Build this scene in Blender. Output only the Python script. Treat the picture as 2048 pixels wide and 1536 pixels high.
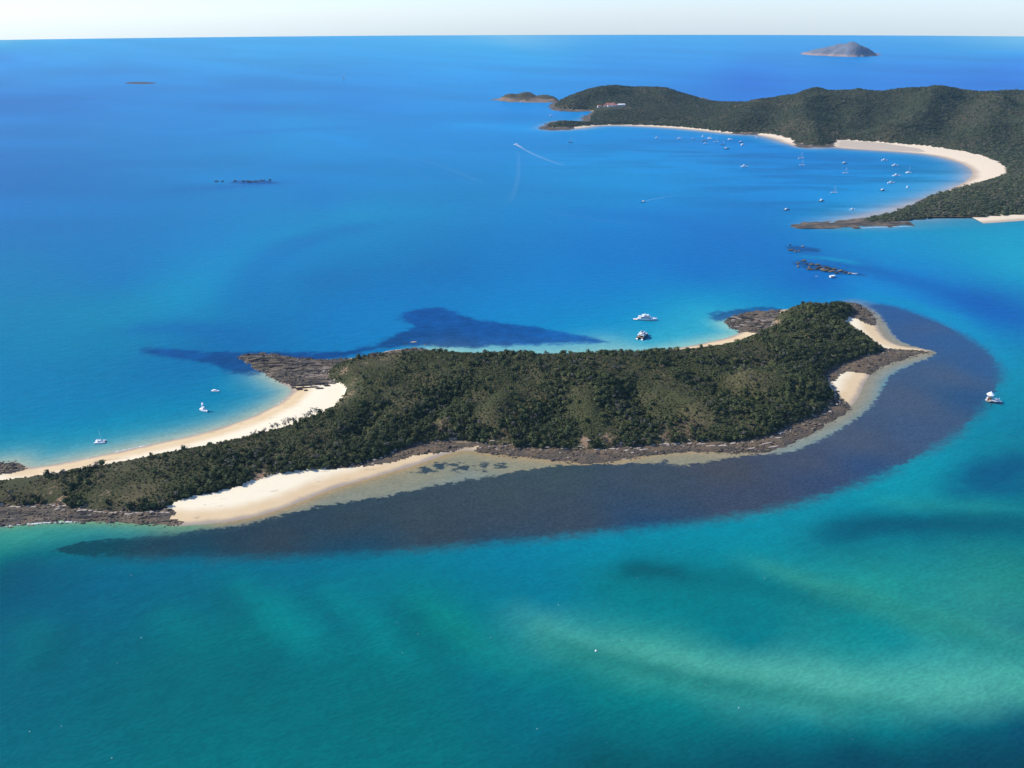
import bpy, bmesh, math, random
import numpy as np
from mathutils import Vector, Matrix, Quaternion

SC = bpy.context.scene
for o in list(bpy.data.objects):
    bpy.data.objects.remove(o)

# ------------------------------------------------------------------ camera
CAM_H = 350.0
F_PX = 1700.0                      # focal length in pixels of a 2048 wide frame
HORIZON_R = 16000.0
PITCH = math.atan((768 - 70) / F_PX) + math.atan(CAM_H / HORIZON_R)
ROLL = math.radians(0.2)
_fwd = Vector((0, math.cos(PITCH), -math.sin(PITCH)))
_up0 = Vector((0, math.sin(PITCH), math.cos(PITCH)))
_rt0 = Vector((1, 0, 0))
_rt = (_rt0 * math.cos(ROLL) - _up0 * math.sin(ROLL)).normalized()
_up = (_up0 * math.cos(ROLL) + _rt0 * math.sin(ROLL)).normalized()
cam_data = bpy.data.cameras.new("camera")
cam = bpy.data.objects.new("camera", cam_data)
SC.collection.objects.link(cam)
cam.matrix_world = Matrix(((_rt.x, _up.x, -_fwd.x, 0), (_rt.y, _up.y, -_fwd.y, 0),
                           (_rt.z, _up.z, -_fwd.z, CAM_H), (0, 0, 0, 1)))
cam_data.sensor_fit = 'HORIZONTAL'
cam_data.angle = 2 * math.atan(1024 / F_PX)
cam_data.clip_start = 1.0
cam_data.clip_end = 120000.0
SC.camera = cam

# ------------------------------------------------------------------ sky, sun, exposure
SUN_DIR = Vector((-0.80, 0.20, 0.64)).normalized()
SUN_EL = math.asin(SUN_DIR.z)
SUN_AZ = math.atan2(SUN_DIR.x, SUN_DIR.y)
world = bpy.data.worlds.new("World")
SC.world = world
world.use_nodes = True
wn = world.node_tree.nodes
wn.clear()
_sky = wn.new("ShaderNodeTexSky")
_sky.sky_type = 'NISHITA'
_sky.sun_disc = False
_sky.sun_elevation = SUN_EL
_sky.sun_rotation = SUN_AZ
_sky.altitude = 300
_sky.air_density = 1.0
_sky.dust_density = 0.2
_sky.ozone_density = 1.5
_bg = wn.new("ShaderNodeBackground")
_bg.inputs['Strength'].default_value = 0.13
_wo = wn.new("ShaderNodeOutputWorld")
_tint = wn.new("ShaderNodeMix")
_tint.data_type = 'RGBA'; _tint.blend_type = 'MULTIPLY'
_tint.inputs['Factor'].default_value = 1.0
_cin = [x for x in _tint.inputs if x.type == 'RGBA']
_cin[1].default_value = (0.83, 0.99, 1.36, 1)
world.node_tree.links.new(_sky.outputs[0], _cin[0])
world.node_tree.links.new([x for x in _tint.outputs if x.type == 'RGBA'][0], _bg.inputs['Color'])
world.node_tree.links.new(_bg.outputs[0], _wo.inputs['Surface'])

sun_data = bpy.data.lights.new("sun", 'SUN')
sun_data.energy = 5.0
sun_data.angle = math.radians(0.5)
sun_data.color = (1.0, 0.95, 0.87)
sun = bpy.data.objects.new("sun", sun_data)
SC.collection.objects.link(sun)
sun.rotation_euler = SUN_DIR.to_track_quat('Z', 'Y').to_euler()
sun.location = (-800, 300, 1500)

vs = SC.view_settings
vs.view_transform = 'Standard'
vs.look = 'None'
vs.exposure = 0.35
vs.gamma = 1.0
vs.use_curve_mapping = False
SC.cycles.max_bounces = 6
SC.cycles.diffuse_bounces = 2
SC.cycles.glossy_bounces = 2
SC.cycles.transparent_max_bounces = 8
SC.cycles.volume_bounces = 0
SC.cycles.use_denoising = True

# ------------------------------------------------------------------ small helpers
RNG = np.random.default_rng(7)
random.seed(7)


def s2l(c):
    c = np.asarray(c, float) / 255.0
    return np.where(c <= 0.04045, c / 12.92, ((c + 0.055) / 1.055) ** 2.4)


def unproj(px, py, z=0.0):
    """photo pixel (2048x1536) -> point of the place at height z"""
    d = _fwd * F_PX + _rt * (px - 1024) + _up * (768 - py)
    t = (z - CAM_H) / d.z
    return np.array((d.x * t, d.y * t, z))


def at_range(px, py, dist):
    """photo pixel -> (x, y, z) at ground distance dist"""
    d = _fwd * F_PX + _rt * (px - 1024) + _up * (768 - py)
    t = dist / math.hypot(d.x, d.y)
    return np.array((d.x * t, d.y * t, CAM_H + d.z * t))


def poly(pts, z=0.0):
    return np.array([unproj(p[0], p[1], z)[:2] for p in pts])


def chaikin(P, n=1, closed=True):
    for _ in range(n):
        Q = np.roll(P, -1, axis=0)
        if closed:
            P = np.stack([0.75 * P + 0.25 * Q, 0.25 * P + 0.75 * Q], 1).reshape(-1, 2)
        else:
            A, B = P[:-1], P[1:]
            M = np.stack([0.75 * A + 0.25 * B, 0.25 * A + 0.75 * B], 1).reshape(-1, 2)
            P = np.vstack([P[:1], M, P[-1:]])
    return P


def sdf(X, Y, P):
    """signed distance to closed polygon, positive inside"""
    shp = X.shape
    x = X.ravel(); y = Y.ravel()
    d2 = np.full(x.shape, 1e18)
    ins = np.zeros(x.shape, bool)
    n = len(P)
    for i in range(n):
        ax, ay = P[i]; bx, by = P[(i + 1) % n]
        ex, ey = bx - ax, by - ay
        L = ex * ex + ey * ey + 1e-12
        t = np.clip(((x - ax) * ex + (y - ay) * ey) / L, 0, 1)
        dx = x - ax - t * ex; dy = y - ay - t * ey
        np.minimum(d2, dx * dx + dy * dy, out=d2)
        c = ((ay > y) != (by > y)) & (x < ex * (y - ay) / (ey if abs(ey) > 1e-12 else 1e-12) + ax)
        ins ^= c
    d = np.sqrt(d2)
    return np.where(ins, d, -d).reshape(shp)


def line_dist(X, Y, P):
    """distance to open polyline and parameter 0..1 along it"""
    d2 = np.full(X.shape, 1e18); tt = np.zeros(X.shape)
    n = len(P) - 1
    for i in range(n):
        ax, ay = P[i]; bx, by = P[i + 1]
        ex, ey = bx - ax, by - ay
        L = ex * ex + ey * ey + 1e-12
        t = np.clip(((X - ax) * ex + (Y - ay) * ey) / L, 0, 1)
        q = (X - ax - t * ex) ** 2 + (Y - ay - t * ey) ** 2
        m = q < d2
        d2 = np.where(m, q, d2); tt = np.where(m, (i + t) / n, tt)
    return np.sqrt(d2), tt


def _h(ix, iy, s):
    v = (ix * 374761393 + iy * 668265263 + s * 1274126177) & 0xffffffff
    v = ((v ^ (v >> 13)) * 1103515245) & 0xffffffff
    return ((v ^ (v >> 16)) & 0xffff) / 65535.0


def vnoise(X, Y, s=0):
    xi = np.floor(X).astype(np.int64); yi = np.floor(Y).astype(np.int64)
    fx = X - xi; fy = Y - yi
    fx = fx * fx * (3 - 2 * fx); fy = fy * fy * (3 - 2 * fy)
    a = _h(xi, yi, s); b = _h(xi + 1, yi, s); c = _h(xi, yi + 1, s); d = _h(xi + 1, yi + 1, s)
    return (a * (1 - fx) + b * fx) * (1 - fy) + (c * (1 - fx) + d * fx) * fy


def fbm(X, Y, s=0, o=4):
    r = np.zeros(X.shape); a = 0.5; t = 0
    for k in range(o):
        r += a * vnoise(X, Y, s + k * 17); t += a
        X = X * 2.03 + 11.7; Y = Y * 2.03 - 5.3; a *= 0.5
    return r / t


def sstep(a, b, x):
    t = np.clip((x - a) / (b - a), 0, 1)
    return t * t * (3 - 2 * t)


def tag(o, label=None, cat=None, group=None, kind=None):
    if label: o['label'] = label
    if cat: o['category'] = cat
    if group: o['group'] = group
    if kind: o['kind'] = kind
    return o


def link(o, parent=None):
    SC.collection.objects.link(o)
    if parent is not None:
        o.parent = parent
    return o


def empty(name, loc=(0, 0, 0), rz=0.0, scale=1.0):
    o = bpy.data.objects.new(name, None)
    o.location = loc; o.rotation_euler = (0, 0, rz); o.scale = (scale,) * 3
    o.empty_display_size = 1
    return link(o)


def mesh_obj(name, me, mat=None, parent=None):
    if mat is not None and not me.materials:
        me.materials.append(mat)
    return link(bpy.data.objects.new(name, me), parent)


def make_mesh(name, V, F, smooth=False):
    me = bpy.data.meshes.new(name)
    me.from_pydata([tuple(v) for v in V], [], [tuple(f) for f in F])
    me.update()
    if smooth:
        me.polygons.foreach_set('use_smooth', [True] * len(me.polygons))
    return me


def grid_mesh(name, V, quads, smooth=True):
    """fast numpy quad mesh"""
    me = bpy.data.meshes.new(name)
    V = np.asarray(V, np.float32); Q = np.asarray(quads, np.int32)
    me.vertices.add(len(V)); me.vertices.foreach_set('co', V.ravel())
    me.loops.add(Q.size); me.loops.foreach_set('vertex_index', Q.ravel())
    me.polygons.add(len(Q)); me.polygons.foreach_set('loop_start', np.arange(0, Q.size, 4, dtype=np.int32))
    if smooth:
        me.polygons.foreach_set('use_smooth', np.ones(len(Q), bool))
    me.update(calc_edges=True)
    return me


def attr_f(me, name, a):
    at = me.attributes.new(name, 'FLOAT', 'POINT')
    at.data.foreach_set('value', np.asarray(a, np.float32).ravel())


def attr_c(me, name, a):
    at = me.attributes.new(name, 'FLOAT_COLOR', 'POINT')
    a = np.asarray(a, np.float32)
    at.data.foreach_set('color', np.concatenate([a, np.ones((len(a), 1), np.float32)], 1).ravel())


def copy_tree(o, parent=None):
    c = o.copy(); SC.collection.objects.link(c); c.parent = parent
    for ch in list(o.children):
        copy_tree(ch, c)
    return c


# ------------------------------------------------------------------ material helpers
class NT:
    def __init__(self, name):
        self.m = bpy.data.materials.new(name); self.m.use_nodes = True
        self.t = self.m.node_tree; self.t.nodes.clear()
        self.out = self.n('ShaderNodeOutputMaterial')

    def n(self, typ, **kw):
        nd = self.t.nodes.new(typ)
        for k, v in kw.items():
            setattr(nd, k, v)
        return nd

    def l(self, a, b):
        self.t.links.new(a, b)

    def sock(self, s, v):
        if hasattr(v, 'is_linked') or hasattr(v, 'links'):
            self.l(v, s)
        else:
            s.default_value = v

    def math(self, op, a, b=0.0, c=0.0, clamp=False):
        nd = self.n('ShaderNodeMath', operation=op, use_clamp=clamp)
        for s, v in zip(nd.inputs, (a, b, c)):
            self.sock(s, v)
        return nd.outputs[0]

    def mix(self, f, a, b, mode='MIX'):
        nd = self.n('ShaderNodeMix', data_type='RGBA', blend_type=mode)
        self.sock(nd.inputs['Factor'], f)
        for s, v in ((nd.inputs['A'], a), (nd.inputs['B'], b)):
            if isinstance(v, (tuple, list, np.ndarray)):
                s.default_value = tuple(v)[:3] + (1,)
            else:
                self.l(v, s)
        return nd.outputs['Result'] if False else [x for x in nd.outputs if x.type == 'RGBA'][0]

    def noise(self, vec, scale, detail=3.0, rough=0.55, lac=2.0):
        nd = self.n('ShaderNodeTexNoise')
        nd.inputs['Scale'].default_value = scale
        nd.inputs['Detail'].default_value = detail
        nd.inputs['Roughness'].default_value = rough
        nd.inputs['Lacunarity'].default_value = lac
        if vec is not None:
            self.l(vec, nd.inputs['Vector'])
        return nd.outputs[0]

    def pos(self, scale=(1, 1, 1), rz=0.0):
        g = self.n('ShaderNodeNewGeometry').outputs['Position']
        if rz:
            m0 = self.n('ShaderNodeMapping')
            m0.inputs['Rotation'].default_value = (0, 0, -rz)
            self.l(g, m0.inputs['Vector'])
            g = m0.outputs[0]
        mp = self.n('ShaderNodeMapping')
        mp.inputs['Scale'].default_value = scale
        self.l(g, mp.inputs['Vector'])
        return mp.outputs[0]

    def attr(self, name, out='Fac'):
        a = self.n('ShaderNodeAttribute', attribute_name=name)
        return a.outputs[out]

    def step(self, v, a, b):
        nd = self.n('ShaderNodeMapRange', interpolation_type='SMOOTHSTEP')
        self.l(v, nd.inputs['Value'])
        nd.inputs['From Min'].default_value = a; nd.inputs['From Max'].default_value = b
        return nd.outputs[0]

    def bump(self, h, strength, dist, normal=None):
        nd = self.n('ShaderNodeBump')
        nd.inputs['Strength'].default_value = strength
        nd.inputs['Distance'].default_value = dist
        self.l(h, nd.inputs['Height'])
        if normal is not None:
            self.l(normal, nd.inputs['Normal'])
        return nd.outputs[0]

    def bsdf(self, color, rough=0.8, spec=0.3, normal=None, **kw):
        p = self.n('ShaderNodeBsdfPrincipled')
        self.sock(p.inputs['Base Color'], tuple(color)[:3] + (1,) if isinstance(color, (tuple, list, np.ndarray)) else color)
        self.sock(p.inputs['Roughness'], rough)
        self.sock(p.inputs['Specular IOR Level'], spec)
        if normal is not None:
            self.l(normal, p.inputs['Normal'])
        for k, v in kw.items():
            self.sock(p.inputs[k.replace('_', ' ')], v)
        self.l(p.outputs[0], self.out.inputs['Surface'])
        return p


def plain(name, col, rough=0.5, spec=0.4, var=0.12, scale=1.5):
    t = NT(name)
    n = t.noise(t.n('ShaderNodeTexCoord').outputs['Object'], scale, 4)
    c0 = tuple(np.clip(np.array(col) * (1 - var), 0, 1)); c1 = tuple(np.clip(np.array(col) * (1 + var), 0, 1))
    t.bsdf(t.mix(n, c0, c1), rough, spec)
    return t.m


# ------------------------------------------------------------------ outlines of the place (traced on sea level)
ISLE_W = poly([(-330, 1075), (-120, 1062), (0, 1052), (60, 1046), (130, 1042), (200, 1044), (260, 1046), (315, 1047), (350, 1052), (400, 1049),
    (470, 1042), (540, 1026), (600, 1004), (660, 979), (720, 962), (790, 942), (850, 924), (900, 905), (935, 899), (985, 908), (1060, 914),
    (1130, 922), (1180, 928), (1250, 918), (1310, 908), (1370, 903), (1430, 903), (1500, 906), (1540, 902), (1580, 890), (1620, 868),
    (1665, 840), (1700, 816), (1720, 790), (1728, 765), (1745, 742), (1780, 725), (1830, 711), (1866, 703), (1840, 697), (1800, 692),
    (1775, 681), (1757, 660), (1752, 640), (1738, 621), (1715, 609), (1690, 606), (1640, 612), (1580, 618), (1530, 622), (1485, 627), (1455, 638),
    (1458, 655), (1484, 663), (1470, 671), (1430, 682), (1370, 694), (1300, 705), (1200, 717), (1100, 722), (1000, 722), (915, 716), (880, 706), (850, 698),
    (820, 697), (775, 701), (755, 709), (720, 715), (690, 717), (640, 721), (590, 714), (550, 709), (500, 707), (476, 713), (497, 724), (515, 738), (545, 752),
    (560, 764), (588, 779), (575, 792), (560, 806), (530, 822), (480, 843), (420, 862), (350, 879), (280, 893), (200, 911), (120, 927), (60, 937), (30, 925),
    (0, 927), (-120, 945), (-330, 985), (-420, 1030)])
ISLE_V = poly([(-330, 1040), (-120, 1016), (0, 1012), (60, 1009), (130, 1010), (200, 1018), (270, 1022), (325, 1018), (345, 1002), (420, 985), (480, 972), (540, 952),
    (600, 942), (640, 938), (700, 930), (760, 916), (800, 896), (850, 884), (920, 877), (960, 884), (1000, 890), (1080, 895), (1160, 897), (1240, 894), (1320, 886),
    (1400, 881), (1470, 883), (1540, 871), (1575, 850), (1640, 824), (1668, 806), (1662, 780), (1640, 757), (1658, 737), (1710, 716), (1768, 702), (1745, 686),
    (1705, 662), (1680, 648), (1698, 636), (1706, 622), (1690, 611), (1640, 617), (1580, 624), (1548, 634), (1550, 655), (1520, 668), (1497, 680), (1440, 701), (1370, 708),
    (1300, 713), (1200, 720), (1100, 725), (1000, 725), (915, 720), (860, 713), (760, 714), (700, 722), (665, 735), (655, 752), (668, 764), (690, 772), (690, 788), (680, 803), (655, 823), (620, 838),
    (560, 858), (500, 872), (420, 889), (330, 905), (270, 917), (200, 931), (150, 940), (100, 948), (40, 955), (0, 960), (-120, 975), (-330, 1005)], 2.0)
# rocky ground of the near island
ROCKS = [poly(p, 0.8) for p in (
    [(470, 712), (520, 702), (600, 710), (700, 712), (690, 730), (680, 765), (672, 770), (600, 774), (555, 764), (500, 735)],
    [(750, 708), (830, 692), (890, 708), (850, 720), (760, 720)],
    [(1445, 640), (1480, 620), (1560, 612), (1560, 655), (1510, 668), (1480, 664), (1450, 658)],
    [(1660, 600), (1725, 604), (1752, 636), (1756, 650), (1740, 650), (1718, 640), (1696, 634)],
    [(1740, 697), (1800, 699), (1880, 703), (1780, 732), (1745, 752), (1728, 746), (1700, 744), (1680, 750), (1667, 766), (1640, 757), (1658, 737), (1710, 712)],
    [(1682, 790), (1700, 812), (1708, 822), (1665, 848), (1580, 900), (1500, 915), (1430, 906), (1370, 905), (1310, 911), (1250, 926), (1180, 936), (1120, 924), (1060, 917), (985, 911), (935, 905), (960, 890),
     (955, 875), (1200, 885), (1460, 870), (1560, 850), (1640, 815), (1665, 795), (1672, 780)],
    [(600, 938), (640, 932), (760, 908), (840, 880), (890, 884), (930, 884), (958, 878), (955, 893), (905, 900), (860, 907), (820, 915), (760, 930), (690, 940)],
    [(-400, 1090), (-400, 1000), (0, 1005), (130, 1003), (335, 1016), (350, 1026), (338, 1036), (370, 1046), (330, 1054), (200, 1052), (0, 1060)],
    [(-400, 1000), (-400, 940), (0, 915), (40, 922), (58, 938), (20, 946), (-100, 965)],
)]
BROWN = [poly(p, 1.0) for p in ([(838, 884), (900, 876), (960, 880), (955, 894), (905, 898), (860, 898)],
                                [(1650, 757), (1674, 752), (1668, 768), (1676, 788), (1670, 792)])]
WOOD_BASE = [(720, 700), (0, 0)]
isleW = chaikin(ISLE_W, 2); isleV = chaikin(ISLE_V, 1)

# crest and slope heights (pixel, pixel, height)
HILL = [(-250, 1000, 7), (0, 980, 7), (150, 968, 8), (300, 950, 8), (450, 920, 8), (560, 885, 9), (620, 858, 11), (660, 830, 14),
    (705, 725, 14.5), (760, 717, 20.5), (850, 715, 22), (960, 706, 27), (1060, 704, 28), (1130, 713, 26), (1200, 714, 24), (1270, 711, 22), (1330, 702, 21),
    (1400, 695, 20), (1460, 687, 24.5), (1510, 673, 23.5), (1560, 641, 25.5), (1600, 616, 27.5), (1640, 605, 29.5), (1690, 616, 14.5),
    (1000, 790, 27), (1200, 790, 29), (1400, 790, 23), (1560, 760, 22), (1610, 690, 20.5), (1500, 845, 13), (1610, 795, 13), (1300, 862, 9), (900, 830, 15), (760, 850, 13),
    (720, 780, 20), (1450, 735, 20), (1700, 690, 8), (1150, 870, 8), (1050, 855, 10), (640, 890, 8), (540, 925, 6), (1650, 650, 16.5), (1480, 790, 14)]
_HP = np.array([[*unproj(a, b, z)[:2], z] for a, b, z in HILL])


def kernel_height(X, Y, P, bw):
    num = np.zeros(X.shape); den = np.full(X.shape, 1e-12)
    for hx, hy, hz in P:
        w = np.exp(-((X - hx) ** 2 + (Y - hy) ** 2) / (2 * bw * bw)) + 1e-7
        num += w * hz; den += w
    return num / den


GULLIES = [(chaikin(np.array([unproj(a, b, z)[:2] for a, b, z in pl]), 2, False), dep, wd) for pl, dep, wd in (
    ([(1600, 845, 4), (1545, 820, 8), (1480, 785, 14), (1390, 750, 20)], 8, 13), ([(1665, 745, 4), (1580, 735, 12), (1500, 722, 18), (1430, 712, 24)], 8, 13), ([(1345, 885, 4), (1300, 845, 8), (1265, 800, 16), (1260, 760, 26)], 6, 12),
    ([(800, 900, 4), (830, 860, 8), (880, 810, 16), (930, 760, 26)], 7, 13), ([(1050, 890, 4), (1080, 850, 10), (1110, 800, 20)], 6, 12), ([(1750, 705, 4), (1690, 690, 8), (1640, 670, 16)], 7, 12), ([(700, 905, 4), (720, 860, 8), (760, 800, 18)], 6, 12), ([(480, 960, 3), (500, 930, 6), (540, 900, 8)], 3, 10),
    ([(1440, 870, 4), (1400, 830, 10), (1340, 790, 18)], -5, 12), ([(1640, 800, 4), (1560, 770, 16), (1470, 750, 20)], -6, 12), ([(960, 870, 5), (990, 830, 12), (1020, 780, 22)], -5, 13), ([(1200, 880, 5), (1180, 830, 12), (1170, 780, 24)], -5, 13))]


def isle_fields(X, Y):
    dw = sdf(X, Y, isleW)
    dv = sdf(X, Y, isleV)
    rock = np.full(X.shape, -1e9)
    for R in ROCKS:
        rock = np.maximum(rock, sdf(X, Y, R))
    brown = np.full(X.shape, -1e9)
    for R in BROWN:
        brown = np.maximum(brown, sdf(X, Y, R))
    n1 = fbm(X / 14, Y / 14, 3, 4) - 0.5
    rk = sstep(-3, 3, rock + n1 * 10)
    plat = np.full(X.shape, -1e9)
    for R in ROCKS[:4]:
        plat = np.maximum(plat, sdf(X, Y, R))
    plat = sstep(-4, 4, plat)
    dwn = dw + rk * (fbm(X / 9, Y / 9, 31, 3) - 0.5) * (5 + 9 * plat)
    zb = np.where(dwn > 0, 2.6 * (1 - np.exp(-dwn / 26)), dwn * 0.045)
    # strata of the rock platforms: low ledges running along the shore
    ledge = np.abs(fbm(X / 26 + Y / 60, Y / 5.0, 77, 4) - 0.5) * 2
    rough = (fbm(X / 5, Y / 5, 5, 3) - 0.45)
    zb = zb + rk * sstep(-6, 6, dwn) * ((0.35 + 1.5 * plat) * (0.45 - ledge) + (0.7 + 1.4 * plat) * rough)
    hh = kernel_height(X, Y, _HP, 38.0)
    und = (fbm(X / 70, Y / 70, 9, 4) - 0.5) * 13 + (fbm(X / 22, Y / 22, 12, 3) - 0.5) * 3
    for pl, dep, wd in GULLIES:
        d, tt = line_dist(X, Y, pl)
        und = und - 1.6 * dep * np.exp(-(d / wd) ** 2) * np.sin(np.clip(tt, 0.05, .97) * math.pi) ** .5
    und = und * (1 - .6 * sstep(25, 34, hh))
    edge = 1 - np.exp(-np.clip(dv, 0, None) / 17.0)
    z = zb + np.where(dv > 0, np.clip(hh - 2.5 + und * sstep(6, 40, dv), 0.5, None) * edge, 0)
    return z, dw, dv, rk, brown


# ------------------------------------------------------------------ the near island: one ground grid, parted by what covers it
GS = 2.3
gx = np.arange(-620, 600, GS); gy = np.arange(520, 1180, GS)
GX, GY = np.meshgrid(gx, gy)
GZ, GDW, GDV, GRK, GBR = isle_fields(GX, GY)
nx = len(gx)


def ground_at(x, y):
    fx = (np.asarray(x) - gx[0]) / GS; fy = (np.asarray(y) - gy[0]) / GS
    ix = np.clip(np.floor(fx).astype(int), 0, len(gx) - 2); iy = np.clip(np.floor(fy).astype(int), 0, len(gy) - 2)
    tx = np.clip(fx - ix, 0, 1); ty = np.clip(fy - iy, 0, 1)
    return ((GZ[iy, ix] * (1 - tx) + GZ[iy, ix + 1] * tx) * (1 - ty)
            + (GZ[iy + 1, ix] * (1 - tx) + GZ[iy + 1, ix + 1] * tx) * ty)


def lookup(A, x, y):
    ix = np.clip(np.round((np.asarray(x) - gx[0]) / GS).astype(int), 0, len(gx) - 1)
    iy = np.clip(np.round((np.asarray(y) - gy[0]) / GS).astype(int), 0, len(gy) - 1)
    return A[iy, ix]


def mat_ground():
    t = NT('scrub_soil')
    p = t.pos()
    n1 = t.noise(p, 0.018, 5, 0.6); n2 = t.noise(p, 0.35, 4, 0.65)
    soil = t.mix(t.step(n1, 0.46, 0.62), (0.056, 0.060, 0.024), (0.108, 0.092, 0.044))
    soil = t.mix(t.step(n2, 0.35, 0.7), t.mix(0.5, soil, (0.03, 0.033, 0.016)), soil)
    bare = t.attr('bare')
    bn = t.step(t.math('ADD', bare, t.math('MULTIPLY', t.math('SUBTRACT', n2, 0.5), 1.1)), 0.45, 0.75)
    col = t.mix(bn, soil, t.mix(n2, (0.20, 0.12, 0.065), (0.34, 0.23, 0.15)))
    t.bsdf(col, 0.95, 0.1, t.bump(n2, 0.8, 1.2))
    return t.m


def mat_sand():
    t = NT('beach_sand')
    p = t.pos()
    n1 = t.noise(p, 0.04, 4, 0.6); n2 = t.noise(p, 0.6, 3, 0.6)
    dw = t.attr('dw')
    dn = t.math('ADD', dw, t.math('MULTIPLY', t.math('SUBTRACT', n1, 0.5), 9.0))
    dry = t.mix(n2, (0.68, 0.575, 0.385), (0.77, 0.68, 0.49))
    damp = t.mix(n1, (0.54, 0.385, 0.20), (0.64, 0.49, 0.295))
    wet = (0.31, 0.25, 0.19)
    col = t.mix(t.step(dn, 0.5, 7.0), wet, damp)
    col = t.mix(t.step(dn, 11.0, 27.0), col, dry)
    # wrack lines and scattered weed
    w = t.noise(t.pos((0.05, 0.16, 0.1), 0.2), 1.0, 5, 0.65)
    col = t.mix(t.math('MULTIPLY', t.step(w, 0.60, 0.70), 0.45), col, (0.20, 0.15, 0.10))
    bw = t.attr('brown')
    col = t.mix(t.step(t.math('ADD', bw, t.math('MULTIPLY', t.math('SUBTRACT', n1, 0.5), 14.0)), -1, 5), col, t.mix(n2, (0.15, 0.105, 0.06), (0.27, 0.20, 0.125)))
    t.bsdf(col, 0.9, 0.15, t.bump(n2, 0.25, 0.3))
    return t.m


def mat_rock(name='shore_rock', flat=False):
    t = NT(name)
    p = t.pos()
    st = t.noise(t.pos((0.035, 0.22, 0.3), 0.15), 1.0, 6, 0.65)
    n1 = t.noise(p, 0.05, 4, 0.6); n2 = t.noise(p, 0.7, 4, 0.7)
    z = t.n('ShaderNodeSeparateXYZ'); t.l(t.n('ShaderNodeNewGeometry').outputs['Position'], z.inputs[0])
    dark = t.mix(n2, (0.030, 0.028, 0.024), (0.115, 0.098, 0.074))
    brown = t.mix(n2, (0.072, 0.054, 0.034), (0.20, 0.150, 0.098))
    col = t.mix(t.step(n1, 0.42, 0.6), dark, brown)
    hz = t.math('ADD', z.outputs[2], t.math('MULTIPLY', t.math('SUBTRACT', st, 0.5), 6.0))
    pale = t.mix(n2, (0.22, 0.165, 0.12), (0.40, 0.32, 0.25))
    col = t.mix(t.step(hz, 2.4, 3.9), col, pale)
    col = t.mix(t.math('MULTIPLY', t.step(st, 0.58, 0.66), 0.5), col, (0.32, 0.25, 0.18))
    col = t.mix(t.step(st, 0.40, 0.47), (0.022, 0.020, 0.019), col)
    if flat:
        n3 = t.noise(p, 0.22, 5, 0.7)
        mud = t.mix(n2, (0.035, 0.030, 0.024), (0.135, 0.108, 0.078))
        algae = t.mix(n2, (0.085, 0.058, 0.032), (0.20, 0.142, 0.088))
        col = t.mix(t.step(t.math('ADD', t.math('MULTIPLY', n1, 0.6), t.math('MULTIPLY', n3, 0.4)), 0.42, 0.58), mud, algae)
        col = t.mix(t.math('MULTIPLY', t.step(n3, 0.6, 0.68), 0.6), col, (0.30, 0.235, 0.17))
        col = t.mix(t.math('MULTIPLY', t.step(t.attr('dw'), 9.0, 1.0), 0.45), col, (0.05, 0.045, 0.04))
    t.bsdf(col, 0.9, 0.2, t.bump(n2, 1.0, 1.0))
    return t.m


M_SOIL = mat_ground(); M_SAND = mat_sand(); M_ROCK = mat_rock(); M_FLAT = mat_rock('rock_flat', True)

bare_px = [(690, 745, 10, .62), (730, 735, 16, .5), (680, 765, 7, .7), (705, 765, 14, .5), (1545, 640, 10, 1.1), (1552, 652, 8, 1.0), (1570, 622, 12, .8), (1170, 878, 6, .9), (1215, 873, 7, .7), (1240, 882, 5, .9), (1330, 868, 9, .6), (1560, 878, 6, .7), (1670, 800, 9, .7), (770, 728, 22, .5),
           (520, 945, 8, .95), (455, 972, 7, .7), (118, 992, 6, .95), (165, 1000, 5, .7), (100, 975, 14, .5), (700, 790, 12, .6), (260, 985, 20, .42), (40, 970, 24, .4), (240, 930, 22, .45), (1380, 860, 18, .5), (880, 850, 10, .5), (1000, 880, 12, .6), (690, 800, 14, .5), (200, 985, 16, .5)]
GBA = np.zeros(GX.shape)
for a, b, r, s in bare_px:
    q = unproj(a, b, 8)
    GBA = np.maximum(GBA, s * np.exp(-(((GX - q[0]) / r) ** 2 + ((GY - q[1]) / (r * 1.5)) ** 2)))

cellx = (GX[:-1, :-1] + GX[1:, 1:]) / 2; celly = (GY[:-1, :-1] + GY[1:, 1:]) / 2
cw = (GDW[:-1, :-1] + GDW[1:, 1:]) / 2; cv = (GDV[:-1, :-1] + GDV[1:, 1:]) / 2; cr = (GRK[:-1, :-1] + GRK[1:, 1:]) / 2
jj, ii = np.meshgrid(np.arange(len(gx) - 1), np.arange(len(gy) - 1))
q0 = ii * nx + jj
QUADS = np.stack([q0, q0 + 1, q0 + nx + 1, q0 + nx], -1)
keep = cw > -22
veg = keep & (cv + (fbm(cellx / 8, celly / 8, 61, 3) - .5) * 6 > 0)
rocky = keep & ~veg & (cr > 0.5)
sandy = keep & ~veg & ~rocky
ALLV = np.stack([GX.ravel(), GY.ravel(), GZ.ravel()], 1)


def part_of_grid(name, mask, mat, label, cat):
    if not mask.any():
        return None
    Q = QUADS[mask]
    u, inv = np.unique(Q.ravel(), return_inverse=True)
    me = grid_mesh(name, ALLV[u], inv.reshape(-1, 4))
    attr_f(me, 'dw', GDW.ravel()[u]); attr_f(me, 'brown', GBR.ravel()[u]); attr_f(me, 'bare', GBA.ravel()[u])
    o = mesh_obj(name, me, mat)
    return tag(o, label, cat, kind='structure')


part_of_grid('island_ground', veg, M_SOIL, 'scrub-covered low hill ground of the near island with bare orange earth at its edges', 'island')


def side_of(x, y):
    """which shore a cell belongs to: cove, near beach, back beach, point"""
    px_split = unproj(640, 880)[0], unproj(1300, 800)[0]
    return px_split


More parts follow.
